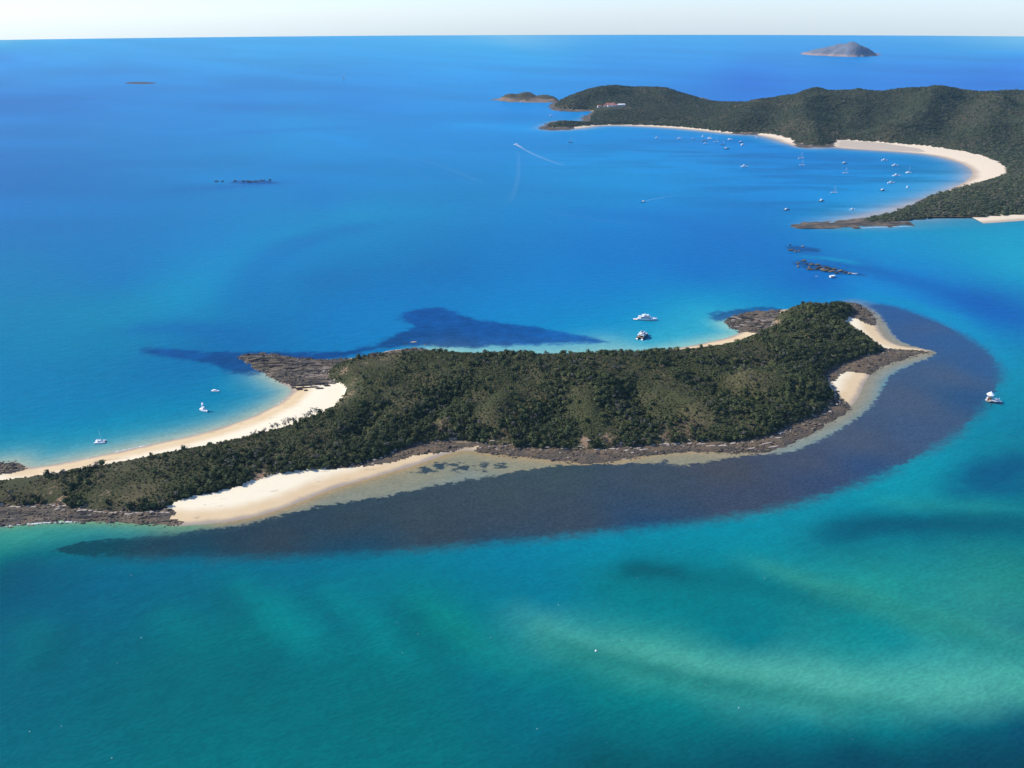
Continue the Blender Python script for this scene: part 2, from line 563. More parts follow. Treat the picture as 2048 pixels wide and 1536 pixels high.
lx, rx = unproj(640, 830)[0], unproj(1600, 760)[0]
mid_axis = chaikin(np.array([unproj(a, b, z)[:2] for a, b, z in ((-330, 1022, 5), (0, 982, 7), (300, 952, 8), (560, 888, 9), (700, 800, 15), (1000, 790, 20), (1400, 780, 15), (1640, 690, 18), (1720, 700, 5), (2000, 703, 0))]), 1, False)
ym = np.interp(cellx, mid_axis[:, 0], mid_axis[:, 1])
northside = celly > ym
rightpt = cellx > unproj(1610, 740)[0]
part_of_grid('beach', sandy & northside & (cellx < unproj(760, 760)[0]), M_SAND, 'long curved pale sand beach of the left cove behind the near island', 'beach')
part_of_grid('beach', sandy & northside & ~(cellx < unproj(760, 760)[0]) & ~rightpt, M_SAND, 'short strip of pale sand behind the ridge facing the two large white boats', 'beach')
part_of_grid('beach', sandy & northside & rightpt, M_SAND, 'curved sand beach at the far right point beside the thin rock spit', 'beach')
part_of_grid('beach', sandy & ~northside & ~rightpt, M_SAND, 'bright tongue of sand on the near shore running down into the dark reef flat', 'beach')
part_of_grid('beach', sandy & ~northside & rightpt, M_SAND, 'small crescent patch of sand on the brown rock flat below the spit', 'beach')
part_of_grid('rock_shelf', rocky & northside & (cellx < 0), M_ROCK, 'dark layered rock platform jutting from the left cove into the blue water', 'rock shelf')
part_of_grid('rock_shelf', rocky & northside & ~(cellx < 0), M_ROCK, 'layered rocks round the far right headland and spit', 'rock shelf')
part_of_grid('rock_shelf', rocky & ~northside & (cellx < unproj(480, 1000)[0]), M_ROCK, 'dark rubble shore with a pale ledge at the lower left of the island', 'rock shelf')
part_of_grid('rock_shelf', rocky & ~northside & ~(cellx < unproj(480, 1000)[0]), M_FLAT, 'brown rock flat along the near shore above the dark reef', 'rock shelf')

# ------------------------------------------------------------------ the far land
FAR_W = poly([(1583, 450), (1600, 457), (1640, 459), (1700, 456), (1770, 452), (1850, 451), (1920, 449), (1980, 446), (2048, 441), (2250, 430), (2600, 400), (2700, 300), (2700, 199),
    (2300, 197), (2048, 196), (1800, 197), (1600, 199), (1500, 204), (1440, 208), (1424, 205), (1420, 200), (1400, 194), (1300, 190), (1200, 191), (1130, 197), (1104, 206),
    (1098, 214), (1112, 222), (1145, 224), (1184, 222), (1180, 227), (1170, 232), (1162, 238), (1168, 243), (1150, 243), (1118, 241), (1095, 246), (1082, 254), (1078, 259), (1110, 261), (1150, 258),
    (1180, 254), (1200, 251), (1250, 251), (1330, 255), (1400, 261), (1462, 268), (1490, 269), (1515, 270), (1550, 278), (1575, 288), (1595, 294), (1625, 296), (1665, 294), (1690, 297),
    (1740, 300), (1800, 304), (1860, 309), (1910, 321), (1940, 335), (1948, 348), (1932, 364), (1890, 384), (1840, 402), (1780, 420), (1725, 434), (1682, 443), (1630, 446)])
FAR_V = poly([(1755, 446), (1800, 440), (1850, 435), (1900, 435), (1960, 434), (2010, 430), (2048, 427), (2250, 422), (2560, 390), (2640, 300), (2640, 203), (2300, 200), (2048, 199), (1800, 200),
    (1600, 202), (1500, 207), (1440, 210), (1415, 203), (1390, 196), (1300, 192), (1200, 193), (1130, 199), (1108, 207), (1110, 216), (1145, 220), (1186, 219), (1188, 226), (1180, 234), (1184, 244),
    (1155, 246), (1118, 243), (1098, 249), (1095, 255), (1140, 255), (1180, 250), (1225, 248), (1330, 251), (1400, 257), (1460, 265), (1515, 265), (1558, 270), (1585, 279), (1600, 289), (1640, 291), (1668, 289),
    (1672, 280), (1700, 281), (1760, 285), (1850, 292), (1920, 301), (1970, 313), (2002, 326), (2014, 338), (2008, 351), (1980, 361), (1940, 371), (1890, 382), (1855, 394), (1835, 404), (1790, 421), (1745, 434), (1725, 442)], 2.0)
FAR_SANDFLAT = poly([(1672, 294), (1680, 282), (1760, 287), (1830, 297), (1860, 306), (1800, 303), (1740, 299)])
FAR_ROCK = [poly(p, 1) for p in ([(1570, 440), (1700, 436), (1745, 436), (1780, 444), (1815, 443), (1825, 452), (1700, 462), (1570, 464)],
    [(1585, 284), (1600, 280), (1672, 286), (1668, 299), (1600, 299)], [(1462, 263), (1515, 263), (1515, 273), (1462, 272)],
    [(1070, 262), (1080, 244), (1170, 236), (1175, 246), (1140, 250), (1160, 262)], [(1090, 224), (1095, 200), (1125, 205), (1180, 216), (1180, 226)], [(1150, 236), (1190, 220), (1190, 246), (1165, 246)],
    [(1400, 190), (1430, 196), (1445, 210), (1420, 210)], [(1820, 398), (1850, 388), (1895, 384), (1860, 398), (1835, 406)], [(1850, 430), (2100, 422), (2100, 428), (1930, 434), (1850, 435)])]
farW = chaikin(FAR_W, 1); farV = chaikin(FAR_V, 1)
FH = [(1120, 198, 3700), (1160, 187, 3780), (1190, 176, 3820), (1225, 168, 3850), (1260, 170, 3850), (1300, 175, 3850), (1360, 185, 3850), (1405, 198, 3800),
    (1440, 207, 3600), (1500, 203, 3480), (1560, 192, 3400), (1620, 181, 3350), (1680, 182, 3350), (1760, 187, 3400), (1800, 180, 3350), (1830, 178, 3350), (1900, 182, 3400), (1980, 188, 3450), (2048, 187, 3450), (2200, 188, 3450), (2500, 192, 3450),
    (1620, 215, 3080), (1690, 232, 2920), (1740, 205, 3150), (1830, 205, 3150), (1780, 235, 2900), (1870, 235, 2900), (1940, 212, 3080), (1990, 232, 2900), (2060, 215, 3080), (2200, 215, 3080), (1560, 225, 3050), (1890, 205, 3200)]
_FP = [list(at_range(*h)) for h in FH]
for a, d, z in ((1120, 4000, 22), (1225, 4120, 26), (1300, 4120, 26), (1400, 4050, 8), (1480, 3850, 8), (1560, 3820, 22), (1620, 3800, 26), (1700, 3800, 24), (1800, 3800, 28), (1900, 3820, 28), (2048, 3850, 26), (2200, 3850, 26), (1760, 3000, 14), (1700, 3080, 22), (1800, 3020, 18), (1915, 2920, 12), (1850, 3050, 24), (1640, 2950, 20), (1560, 3200, 30)):
    q = at_range(a, 250, d); _FP.append([q[0], q[1], z])
for a, b, z in ((1250, 240, 6), (1350, 242, 10), (1450, 245, 18), (1300, 222, 12), (1400, 222, 18), (1210, 222, 14), (1500, 235, 26), (1550, 255, 10), (1640, 268, 16), (1850, 282, 4), (1950, 290, 4), (2048, 300, 4), (2200, 320, 5), (2040, 330, 5), (1720, 272, 7),
                (2048, 352, 26), (1970, 378, 20), (1890, 400, 12), (2120, 355, 30), (2300, 350, 30), (2048, 400, 16), (1950, 415, 9), (1790, 430, 4), (1130, 250, 14), (1120, 244, 22), (1100, 248, 15), (1145, 245, 18), (1170, 247, 6), (1190, 236, 12), (1140, 205, 45), (1120, 212, 30), (1250, 200, 40), (1350, 205, 35)):
    q = unproj(a, b, z); _FP.append([q[0], q[1], z])
_FP = np.array(_FP)


_RD = ([165, 185, 215, 245, 268, 290], [3900, 3380, 3080, 2890, 2760, 2640])
SPURS = [(chaikin(np.array([at_range(a, b, np.interp(b, *_RD))[:2] for a, b in pl]), 2, False), up, wd) for pl, up, wd in (
    ([(1890, 183), (1850, 212), (1795, 243), (1735, 270)], 26, 75), ([(1625, 182), (1600, 215), (1612, 250), (1640, 284)], 22, 70), ([(1995, 186), (1992, 222), (1962, 262)], 24, 75), ([(1500, 202), (1480, 232), (1470, 255)], 14, 65), ([(2090, 186), (2100, 225), (2080, 262)], 22, 75),
    ([(1765, 186), (1772, 212), (1730, 242), (1690, 272)], -26, 75), ([(1935, 184), (1925, 222), (1885, 262)], -26, 70), ([(1560, 200), (1545, 236), (1550, 262)], -18, 65), ([(2045, 186), (2045, 222), (2020, 262)], -22, 65), ([(1690, 184), (1680, 215), (1655, 250)], -14, 60), ([(1820, 190), (1800, 222), (1760, 250)], -12, 45))]
SPURS += [(chaikin(np.array([at_range(a, b, d)[:2] for a, b, d in pl]), 2, False), up, wd) for pl, up, wd in (
    ([(1225, 168, 3850), (1185, 192, 3720), (1150, 214, 3560)], 12, 70), ([(1330, 180, 3850), (1335, 205, 3680), (1330, 222, 3500)], 12, 70), ([(1275, 172, 3850), (1262, 198, 3700), (1240, 212, 3560)], -14, 65))]


def far_fields(X, Y):
    dw = sdf(X, Y, farW); dv = sdf(X, Y, farV)
    rock = np.full(X.shape, -1e9)
    for R in FAR_ROCK:
        rock = np.maximum(rock, sdf(X, Y, R))
    rk = sstep(-8, 8, rock + (fbm(X / 30, Y / 30, 3, 3) - 0.5) * 24)
    dwn = dw + rk * (fbm(X / 16, Y / 16, 23, 3) - .5) * 30
    zb = np.where(dwn > 0, 3.0 * (1 - np.exp(-dwn / 50)), dwn * 0.04)
    zb = zb + rk * sstep(-10, 10, dwn) * (fbm(X / 12, Y / 8, 5, 3) - 0.4) * 5
    num = np.zeros(X.shape); den = np.full(X.shape, 1e-12)
    for hx, hy, hz in _FP:
        bw = 30 + 0.024 * hy
        w = np.exp(-((X - hx) ** 2 + (Y - hy) ** 2) / (2 * bw * bw)) + 1e-7 * np.exp(-np.hypot(X - hx, Y - hy) / 900)
        num += w * hz; den += w
    hh = num / den
    big = sstep(15, 60, hh)
    rid = 1 - np.abs(fbm(X / 330, Y / 420, 41, 4) - 0.5) * 4
    und = (rid * 16 + (1 - np.abs(fbm(X / 150 + 7, Y / 190, 63, 3) - .5) * 4) * 9 - 10) * big + (fbm(X / 60, Y / 60, 12, 3) - 0.5) * (3 + 8 * big)
    for pl, up, wd in SPURS:
        d, tt = line_dist(X, Y, pl)
        und = und + up * np.exp(-(d / wd) ** 2) * np.sin(np.clip(tt * .8 + .12, 0, 1) * math.pi)
    edge = 1 - np.exp(-np.clip(dv, 0, None) / 45.0)
    z = zb + np.where(dv > 0, np.clip(hh - 2.5 + und * sstep(10, 90, dv) - 8 * big, 0.3, None) * edge, 0)
    return z, dw, dv, rk


FS = 10.0
fx_ = np.arange(60, 4000, FS); fy_ = np.arange(1480, 5200, FS)
FX, FY = np.meshgrid(fx_, fy_)
FZ, FDW, FDV, FRK = far_fields(FX, FY)
FSF = sdf(FX, FY, FAR_SANDFLAT)
fnx = len(fx_)
fcx = (FX[:-1, :-1] + FX[1:, 1:]) / 2; fcy = (FY[:-1, :-1] + FY[1:, 1:]) / 2
fcw = (FDW[:-1, :-1] + FDW[1:, 1:]) / 2; fcv = (FDV[:-1, :-1] + FDV[1:, 1:]) / 2; fcr = (FRK[:-1, :-1] + FRK[1:, 1:]) / 2
jj, ii = np.meshgrid(np.arange(len(fx_) - 1), np.arange(len(fy_) - 1)); q0 = ii * fnx + jj
FQ = np.stack([q0, q0 + 1, q0 + fnx + 1, q0 + fnx], -1)
FALL = np.stack([FX.ravel(), FY.ravel(), FZ.ravel()], 1)


def far_ground(x, y):
    fx = (np.asarray(x) - fx_[0]) / FS; fy = (np.asarray(y) - fy_[0]) / FS
    ix = np.clip(np.floor(fx).astype(int), 0, len(fx_) - 2); iy = np.clip(np.floor(fy).astype(int), 0, len(fy_) - 2)
    tx = np.clip(fx - ix, 0, 1); ty = np.clip(fy - iy, 0, 1)
    return ((FZ[iy, ix] * (1 - tx) + FZ[iy, ix + 1] * tx) * (1 - ty) + (FZ[iy + 1, ix] * (1 - tx) + FZ[iy + 1, ix + 1] * tx) * ty)


def far_part(name, mask, mat, label, cat):
    if not mask.any():
        return
    Q = FQ[mask]; u, inv = np.unique(Q.ravel(), return_inverse=True)
    me = grid_mesh(name, FALL[u], inv.reshape(-1, 4))
    attr_f(me, 'dw', FDW.ravel()[u]); attr_f(me, 'flat', FSF.ravel()[u])
    tag(mesh_obj(name, me, mat), label, cat, kind='structure')


def mat_far_sand():
    t = NT('far_sand')
    p = t.pos(); n1 = t.noise(p, 0.02, 4, 0.6); n2 = t.noise(p, 0.2, 3, 0.6)
    dn = t.math('ADD', t.attr('dw'), t.math('MULTIPLY', t.math('SUBTRACT', n1, 0.5), 16.0))
    col = t.mix(t.step(dn, 2, 22), (0.40, 0.31, 0.22), t.mix(n2, (0.62, 0.485, 0.32), (0.70, 0.585, 0.42)))
    fl = t.step(t.math('ADD', t.attr('flat'), t.math('MULTIPLY', t.math('SUBTRACT', n1, 0.5), 40.0)), -5, 10)
    col = t.mix(t.math('MULTIPLY', fl, 0.7), col, (0.34, 0.28, 0.22))
    t.bsdf(col, 0.9, 0.1)
    return t.m


def mat_far_soil():
    t = NT('far_hill_soil')
    p = t.pos(); n1 = t.noise(p, 0.004, 5, 0.6); n2 = t.noise(p, 0.08, 4, 0.65)
    col = t.mix(t.step(n1, 0.45, 0.65), (0.034, 0.040, 0.020), (0.075, 0.062, 0.035))
    col = t.mix(t.step(n2, 0.62, 0.75), col, (0.17, 0.13, 0.09))
    t.bsdf(col, 0.95, 0.1, t.bump(n2, 1.0, 6.0))
    return t.m


M_FSOIL = mat_far_soil(); M_FSAND = mat_far_sand()
fkeep = fcw > -30
fveg = fkeep & (fcv > 0); frock = fkeep & ~fveg & (fcr > 0.5); fsand = fkeep & ~fveg & ~frock
part_line = fcy < unproj(1900, 372)[1]
far_part('hills', fveg, M_FSOIL, 'forested hills and low wooded flat of the large island behind the bay', 'hills')
far_part('beach', fsand & (fcx < unproj(1620, 292)[0]) & ~part_line, M_FSAND, 'narrow straight sand beach under the far wooded slope, behind the moored boats', 'beach')
far_part('beach', fsand & ~(fcx < unproj(1620, 292)[0]) & (fcy > unproj(1800, 448)[1] * 1.0 + 40), M_FSAND, 'wide curved sand beach round the head of the far bay', 'beach')
far_part('beach', fsand & ~(fcx < unproj(1620, 292)[0]) & ~(fcy > unproj(1800, 448)[1] * 1.0 + 40), M_FSAND, 'thin strip of sand on the near side of the right-hand wooded point', 'beach')
far_part('rock_shelf', frock & part_line, M_ROCK, 'low brown rock spit at the tip of the right-hand wooded point', 'rock shelf')
far_part('rock_shelf', frock & ~part_line, M_ROCK, 'dark rocky shore below the far headlands', 'rock shelf')


# separate far islands
def small_island(name, outline, crest, bw, gs, label, mat, noise_amp, exag=1.0):
    P = chaikin(poly(outline), 1)
    C = np.array([at_range(*c) for c in crest])
    x0, y0 = P.min(0) - gs * 2; x1, y1 = P.max(0) + gs * 2
    X, Y = np.meshgrid(np.arange(x0, x1, gs), np.arange(y0, y1, gs))
    d = sdf(X, Y, P) + (fbm(X / (gs * 3), Y / (gs * 3), 8, 3) - .5) * gs * 3
    hh = np.zeros(X.shape)
    for hx, hy, hz in C:
        hh = np.maximum(hh, hz * np.exp(-((X - hx) ** 2 + ((Y - hy) * .7) ** 2) / (2 * bw * bw)))
    nz = (fbm(X / (gs * 5), Y / (gs * 5), 4, 4) - .5) * noise_amp
    Z = np.where(d > 0, np.clip(hh + nz, 0.5, None) * (1 - np.exp(-np.clip(d, 0, None) / (bw * 0.35))) + 0.6, d * .05)
    n = X.shape[1]
    j, i = np.meshgrid(np.arange(n - 1), np.arange(X.shape[0] - 1)); q = i * n + j
    Q = np.stack([q, q + 1, q + n + 1, q + n], -1)[((d[:-1, :-1] + d[1:, 1:]) / 2) > -gs * 2]
    V = np.stack([X.ravel(), Y.ravel(), Z.ravel()], 1)
    u, inv = np.unique(Q.ravel(), return_inverse=True)
    o = mesh_obj(name, grid_mesh(name, V[u], inv.reshape(-1, 4)), mat)
    return tag(o, label, 'island', kind='structure')


def mat_islet(name, green, rock, band):
    t = NT(name)
    p = t.pos(); n2 = t.noise(p, 0.02, 5, 0.65)
    z = t.n('ShaderNodeSeparateXYZ'); t.l(t.n('ShaderNodeNewGeometry').outputs['Position'], z.inputs[0])
    f = t.step(t.math('ADD', z.outputs[2], t.math('MULTIPLY', t.math('SUBTRACT', n2, 0.5), band * 2.0)), band * 0.5, band)
    col = t.mix(f, t.mix(n2, tuple(np.array(rock) * .5), tuple(np.array(rock) * 1.4)), t.mix(n2, tuple(np.array(green) * .6), tuple(np.array(green) * 1.5)))
    t.bsdf(col, 0.95, 0.1, t.bump(n2, 1.0, 8.0))
    return t.m


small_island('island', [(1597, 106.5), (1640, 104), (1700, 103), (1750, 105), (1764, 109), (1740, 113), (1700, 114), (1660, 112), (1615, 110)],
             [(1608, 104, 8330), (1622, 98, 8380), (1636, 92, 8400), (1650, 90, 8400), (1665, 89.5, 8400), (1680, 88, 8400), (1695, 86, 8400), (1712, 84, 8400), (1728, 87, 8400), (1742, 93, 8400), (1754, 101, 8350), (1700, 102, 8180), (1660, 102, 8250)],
             170, 22, 'hazy blue hill island alone near the horizon at upper right', mat_islet('islet_far_hazed', (0.115, 0.125, 0.150), (0.27, 0.20, 0.18), 20), 34)  # haze over the far island is put into its bluish grey colour
small_island('island', [(976, 199.5), (1000, 199), (1012, 198), (1050, 196), (1100, 197), (1122, 201), (1106, 205), (1060, 205), (1012, 203.5), (1000, 200.5)],
             [(1010, 195, 3900), (1018, 188, 3920), (1025, 188, 3930), (1050, 185, 3940), (1090, 188, 3940), (1108, 188, 3930), (1120, 191, 3920), (1060, 198, 3880), (1095, 198, 3880)],
             48, 8, 'low wooded islet with a pink sand beach left of the far headland', mat_islet('islet_near', (0.060, 0.056, 0.034), (0.20, 0.145, 0.10), 14), 16)
small_island('rocky_islet', [(246, 167), (262, 164), (290, 164), (316, 166), (300, 168), (270, 168)],
             [(256, 162, 4960), (266, 158.3, 4980), (276, 158.8, 4980), (290, 161.5, 4975), (302, 163, 4970), (311, 165, 4960)],
             26, 5, 'small dark rocky islet alone on the sea at upper left', mat_islet('islet_rock', (0.05, 0.05, 0.045), (0.085, 0.075, 0.07), 8), 7)

# ------------------------------------------------------------------ the sea
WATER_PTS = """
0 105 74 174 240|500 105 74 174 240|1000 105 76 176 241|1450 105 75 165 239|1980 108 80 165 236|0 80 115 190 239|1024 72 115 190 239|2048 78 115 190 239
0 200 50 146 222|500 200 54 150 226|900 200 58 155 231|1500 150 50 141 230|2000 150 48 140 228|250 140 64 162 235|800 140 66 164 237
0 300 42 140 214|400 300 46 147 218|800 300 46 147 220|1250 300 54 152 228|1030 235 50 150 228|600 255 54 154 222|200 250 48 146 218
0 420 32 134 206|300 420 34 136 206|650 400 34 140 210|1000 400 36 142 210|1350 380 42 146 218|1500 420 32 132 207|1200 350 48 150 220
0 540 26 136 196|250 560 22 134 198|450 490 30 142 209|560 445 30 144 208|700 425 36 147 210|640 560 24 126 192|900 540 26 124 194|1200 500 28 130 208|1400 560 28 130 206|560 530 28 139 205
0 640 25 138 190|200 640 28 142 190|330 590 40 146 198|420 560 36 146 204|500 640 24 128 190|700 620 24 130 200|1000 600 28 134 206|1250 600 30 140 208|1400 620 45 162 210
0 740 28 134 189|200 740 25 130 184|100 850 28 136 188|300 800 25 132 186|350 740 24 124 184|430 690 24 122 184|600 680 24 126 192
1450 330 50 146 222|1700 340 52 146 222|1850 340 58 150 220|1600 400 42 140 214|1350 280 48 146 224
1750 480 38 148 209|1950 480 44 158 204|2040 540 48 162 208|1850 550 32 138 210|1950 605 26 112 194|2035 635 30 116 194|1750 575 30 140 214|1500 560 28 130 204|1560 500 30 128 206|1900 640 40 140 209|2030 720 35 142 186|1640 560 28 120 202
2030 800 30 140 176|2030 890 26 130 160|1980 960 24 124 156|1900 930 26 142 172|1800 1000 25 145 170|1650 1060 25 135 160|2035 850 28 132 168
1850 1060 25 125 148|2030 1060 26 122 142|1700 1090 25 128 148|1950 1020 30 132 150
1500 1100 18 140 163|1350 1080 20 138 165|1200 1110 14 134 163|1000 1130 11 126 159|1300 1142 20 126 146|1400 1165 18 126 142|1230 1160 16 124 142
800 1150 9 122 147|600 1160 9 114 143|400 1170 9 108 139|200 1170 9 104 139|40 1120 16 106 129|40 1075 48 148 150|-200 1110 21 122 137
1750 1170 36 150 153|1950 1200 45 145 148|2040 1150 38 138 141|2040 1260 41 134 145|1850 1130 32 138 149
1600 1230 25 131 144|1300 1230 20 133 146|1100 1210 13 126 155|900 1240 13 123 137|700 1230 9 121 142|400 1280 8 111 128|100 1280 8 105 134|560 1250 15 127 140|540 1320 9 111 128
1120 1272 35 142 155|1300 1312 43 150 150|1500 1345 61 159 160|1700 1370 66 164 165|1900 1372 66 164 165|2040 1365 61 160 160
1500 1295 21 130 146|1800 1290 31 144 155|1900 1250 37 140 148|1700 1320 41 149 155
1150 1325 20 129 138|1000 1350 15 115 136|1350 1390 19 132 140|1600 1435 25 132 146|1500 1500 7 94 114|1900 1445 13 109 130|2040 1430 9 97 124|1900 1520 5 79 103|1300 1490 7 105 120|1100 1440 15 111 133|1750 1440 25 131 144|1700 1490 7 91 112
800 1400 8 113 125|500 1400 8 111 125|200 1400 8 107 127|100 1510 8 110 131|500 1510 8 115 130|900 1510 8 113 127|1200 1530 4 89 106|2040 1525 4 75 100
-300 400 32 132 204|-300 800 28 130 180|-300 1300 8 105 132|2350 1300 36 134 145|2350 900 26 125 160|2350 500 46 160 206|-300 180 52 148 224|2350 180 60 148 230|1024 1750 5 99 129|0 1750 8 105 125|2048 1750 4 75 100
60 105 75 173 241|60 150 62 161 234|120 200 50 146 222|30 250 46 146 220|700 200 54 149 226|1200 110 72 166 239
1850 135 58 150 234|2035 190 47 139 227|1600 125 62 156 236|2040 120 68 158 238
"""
WP = np.array([[float(v) for v in s.split()] for ln in WATER_PTS.strip().splitlines() for s in ln.split('|')])  # far blue and the pale horizon rows hold reflected sky, put into the colour


def field_uv(X, Y):
    """bearing and dip of a place on the sea, seen from the middle of the map"""
    r = np.hypot(X, Y)
    return F_PX * np.arctan2(X, Y), F_PX * np.arctan2(CAM_H, r)


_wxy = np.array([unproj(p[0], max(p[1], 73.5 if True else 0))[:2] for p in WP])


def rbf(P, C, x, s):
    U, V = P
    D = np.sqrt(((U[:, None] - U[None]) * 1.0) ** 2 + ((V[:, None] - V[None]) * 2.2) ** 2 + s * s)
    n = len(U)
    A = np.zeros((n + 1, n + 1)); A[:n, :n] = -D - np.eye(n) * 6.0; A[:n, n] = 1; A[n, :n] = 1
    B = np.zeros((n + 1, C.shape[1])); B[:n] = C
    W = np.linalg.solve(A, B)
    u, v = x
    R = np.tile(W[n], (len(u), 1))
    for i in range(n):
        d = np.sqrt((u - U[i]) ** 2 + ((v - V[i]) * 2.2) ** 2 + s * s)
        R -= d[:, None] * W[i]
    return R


def near_color(px_list, X, Y):
    P = np.array([[*unproj(a, b)[:2]] for a, b, *_ in px_list]); C = s2l([c[2:] for c in px_list])
    num = np.zeros((len(X), 3)); den = np.zeros(len(X))
    for (a, b), c in zip(P, C):
        w = 1 / (((X - a) ** 2 + (Y - b) ** 2) + 400.0) ** 1.5
        num += w[:, None] * c; den += w
    return num / den[:, None]


az = np.radians(np.arange(-52, 52.01, 0.2))
rr = [120.0]
while rr[-1] < HORIZON_R:
    r = rr[-1]
    rr.append(r * 1.0042 + 0.3 if r < 1300 else (r * 1.0065 if r < 5500 else r * 1.03))
rr[-1] = HORIZON_R
rr = np.array(rr)
RR, AA = np.meshgrid(rr, az, indexing='ij')
WX = RR * np.sin(AA); WY = RR * np.cos(AA)
wx = WX.ravel(); wy = WY.ravel()
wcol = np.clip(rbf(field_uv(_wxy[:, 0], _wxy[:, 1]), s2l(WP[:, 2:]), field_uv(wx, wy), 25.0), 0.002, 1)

# shallows along the shores
def sel(mask_fn):
    return mask_fn(wx, wy)


nearb = (wy < 1300)
dI = np.full(wx.shape, 1e4); dI[nearb] = -sdf(wx[nearb], wy[nearb], isleW)
farb = (wx > 0) & (wy > 1350) & (wy < 5500)
dF = np.full(wx.shape, 1e4); dF[farb] = -sdf(wx[farb], wy[farb], farW)


def blob(pts, X=None, Y=None):
    """soft 0..1 weight near a list of (px, py, radius m)"""
    w = np.zeros(wx.shape)
    for a, b, r in pts:
        q = unproj(a, b)
        w = np.maximum(w, np.exp(-((wx - q[0]) ** 2 + (wy - q[1]) ** 2) / (r * r)))
    return w


def lay(col, alpha, rgb):
    c = s2l(rgb)
    return col * (1 - alpha[:, None]) + c * alpha[:, None]


nz = fbm(wx / 40, wy / 40, 91, 3) - 0.5
# left cove behind the island
cove = blob([(0, 900, 60), (120, 895, 60), (250, 870, 60), (380, 835, 60), (480, 800, 60), (540, 775, 45)])
cove = np.clip(cove * 1.6, 0, 1) * (dI > -8)
wcol = lay(wcol, cove * np.exp(-np.clip(dI + nz * 8, 0, None) / 40) * 0.85, (62, 172, 196))
wcol = lay(wcol, cove * np.exp(-(np.clip(dI, 0, None) / 15) ** 1.3) * 0.95, (172, 190, 184))
# beach behind the ridge
bk = np.clip(blob([(1460, 660, 50), (1400, 672, 55), (1320, 685, 60), (1220, 695, 55), (1120, 702, 50), (1000, 702, 45), (910, 703, 35)]) * 1.5, 0, 1)
wcol = lay(wcol, bk * np.exp(-np.clip(dI + nz * 14, 0, None) / 62) * 0.85, (62, 180, 212))
wcol = lay(wcol, bk * np.exp(-(np.clip(dI, 0, None) / (16 + 34 * sstep(1330, 1200, 1024 + F_PX * np.arctan2(wx, wy)) * (wy > 860))) ** 1.6) * 0.9, (150, 206, 208))
# near sand and reef lagoon: grey-green wet shallows over sand
lagout = 1 - sstep(18, 40, dI)
lag = np.clip(blob([(420, 1055, 40), (520, 1035, 40), (620, 1005, 45), (720, 975, 50), (820, 950, 60), (900, 935, 70), (980, 925, 65), (1060, 925, 50), (1130, 930, 40), (1195, 931, 36), (1250, 926, 34), (1310, 916, 34), (1380, 912, 42), (1460, 910, 30)]) * 1.5, 0, 1)
wcol = lay(wcol, lag * np.clip(1.3 - np.clip(dI, 0, None) / 85, 0, 1) * (1 - blob([(200, 1130, 60), (350, 1130, 60), (500, 1135, 60), (650, 1130, 60), (100, 1120, 50)])), (142, 147, 135))
wcol = lay(wcol, lag * np.exp(-(np.clip(dI, 0, None) / 7) ** 1.4) * 0.9, (176, 156, 124))
ll = np.clip(blob([(-100, 1075, 35), (50, 1058, 32), (150, 1055, 30), (260, 1058, 28), (340, 1062, 24)]) * 1.4, 0, 1)
wcol = lay(wcol, ll * np.exp(-np.clip(dI, 0, None) / 16), (70, 158, 146))
wcol = lay(wcol, ll * np.exp(-np.clip(dI, 0, None) / 4) * .7, (140, 160, 130))
rim_line = np.array([unproj(a, b)[:2] for a, b in ((1330, 912), (1450, 908), (1520, 908), (1580, 897), (1630, 872), (1680, 840), (1715, 815), (1733, 785), (1738, 765), (1755, 745), (1790, 728), (1840, 714), (1880, 703), (1820, 692), (1780, 676), (1765, 650), (1745, 622), (1720, 606))])
rd, rt = line_dist(wx, wy, rim_line)
rim = np.exp(-(np.clip(rd - 8, 0, None) / 14) ** 2) * np.interp(rt, [0, .12, .3, .9, 1], [.2, .7, 1, 1, .5])
wcol = lay(wcol, rim * np.exp(-(np.clip(dI, 0, None) / 24) ** 2) * 0.97, (150, 150, 142))
# far bay shallows
fb = np.clip(blob([(1940, 345, 150), (1880, 380, 150), (1800, 408, 130), (1720, 430, 100), (1880, 312, 170), (1780, 302, 170), (1680, 300, 140), (1540, 276, 150), (1400, 265, 230), (1260, 256, 260)]) * 1.4, 0, 1)
wcol = lay(wcol, fb * np.exp(-np.clip(dF, 0, None) / 75) * 0.6, (96, 172, 222))
wcol = lay(wcol, fb * np.exp(-(np.clip(dF, 0, None) / 22) ** 1.3) * 0.9, (170, 178, 196))
sb = np.clip(blob([(1850, 456, 60), (1950, 452, 60), (2048, 447, 70), (1720, 460, 50)]) * 1.4, 0, 1)
wcol = lay(wcol, sb * np.exp(-np.clip(dF, 0, None) / 45) * 0.7, (52, 150, 192))

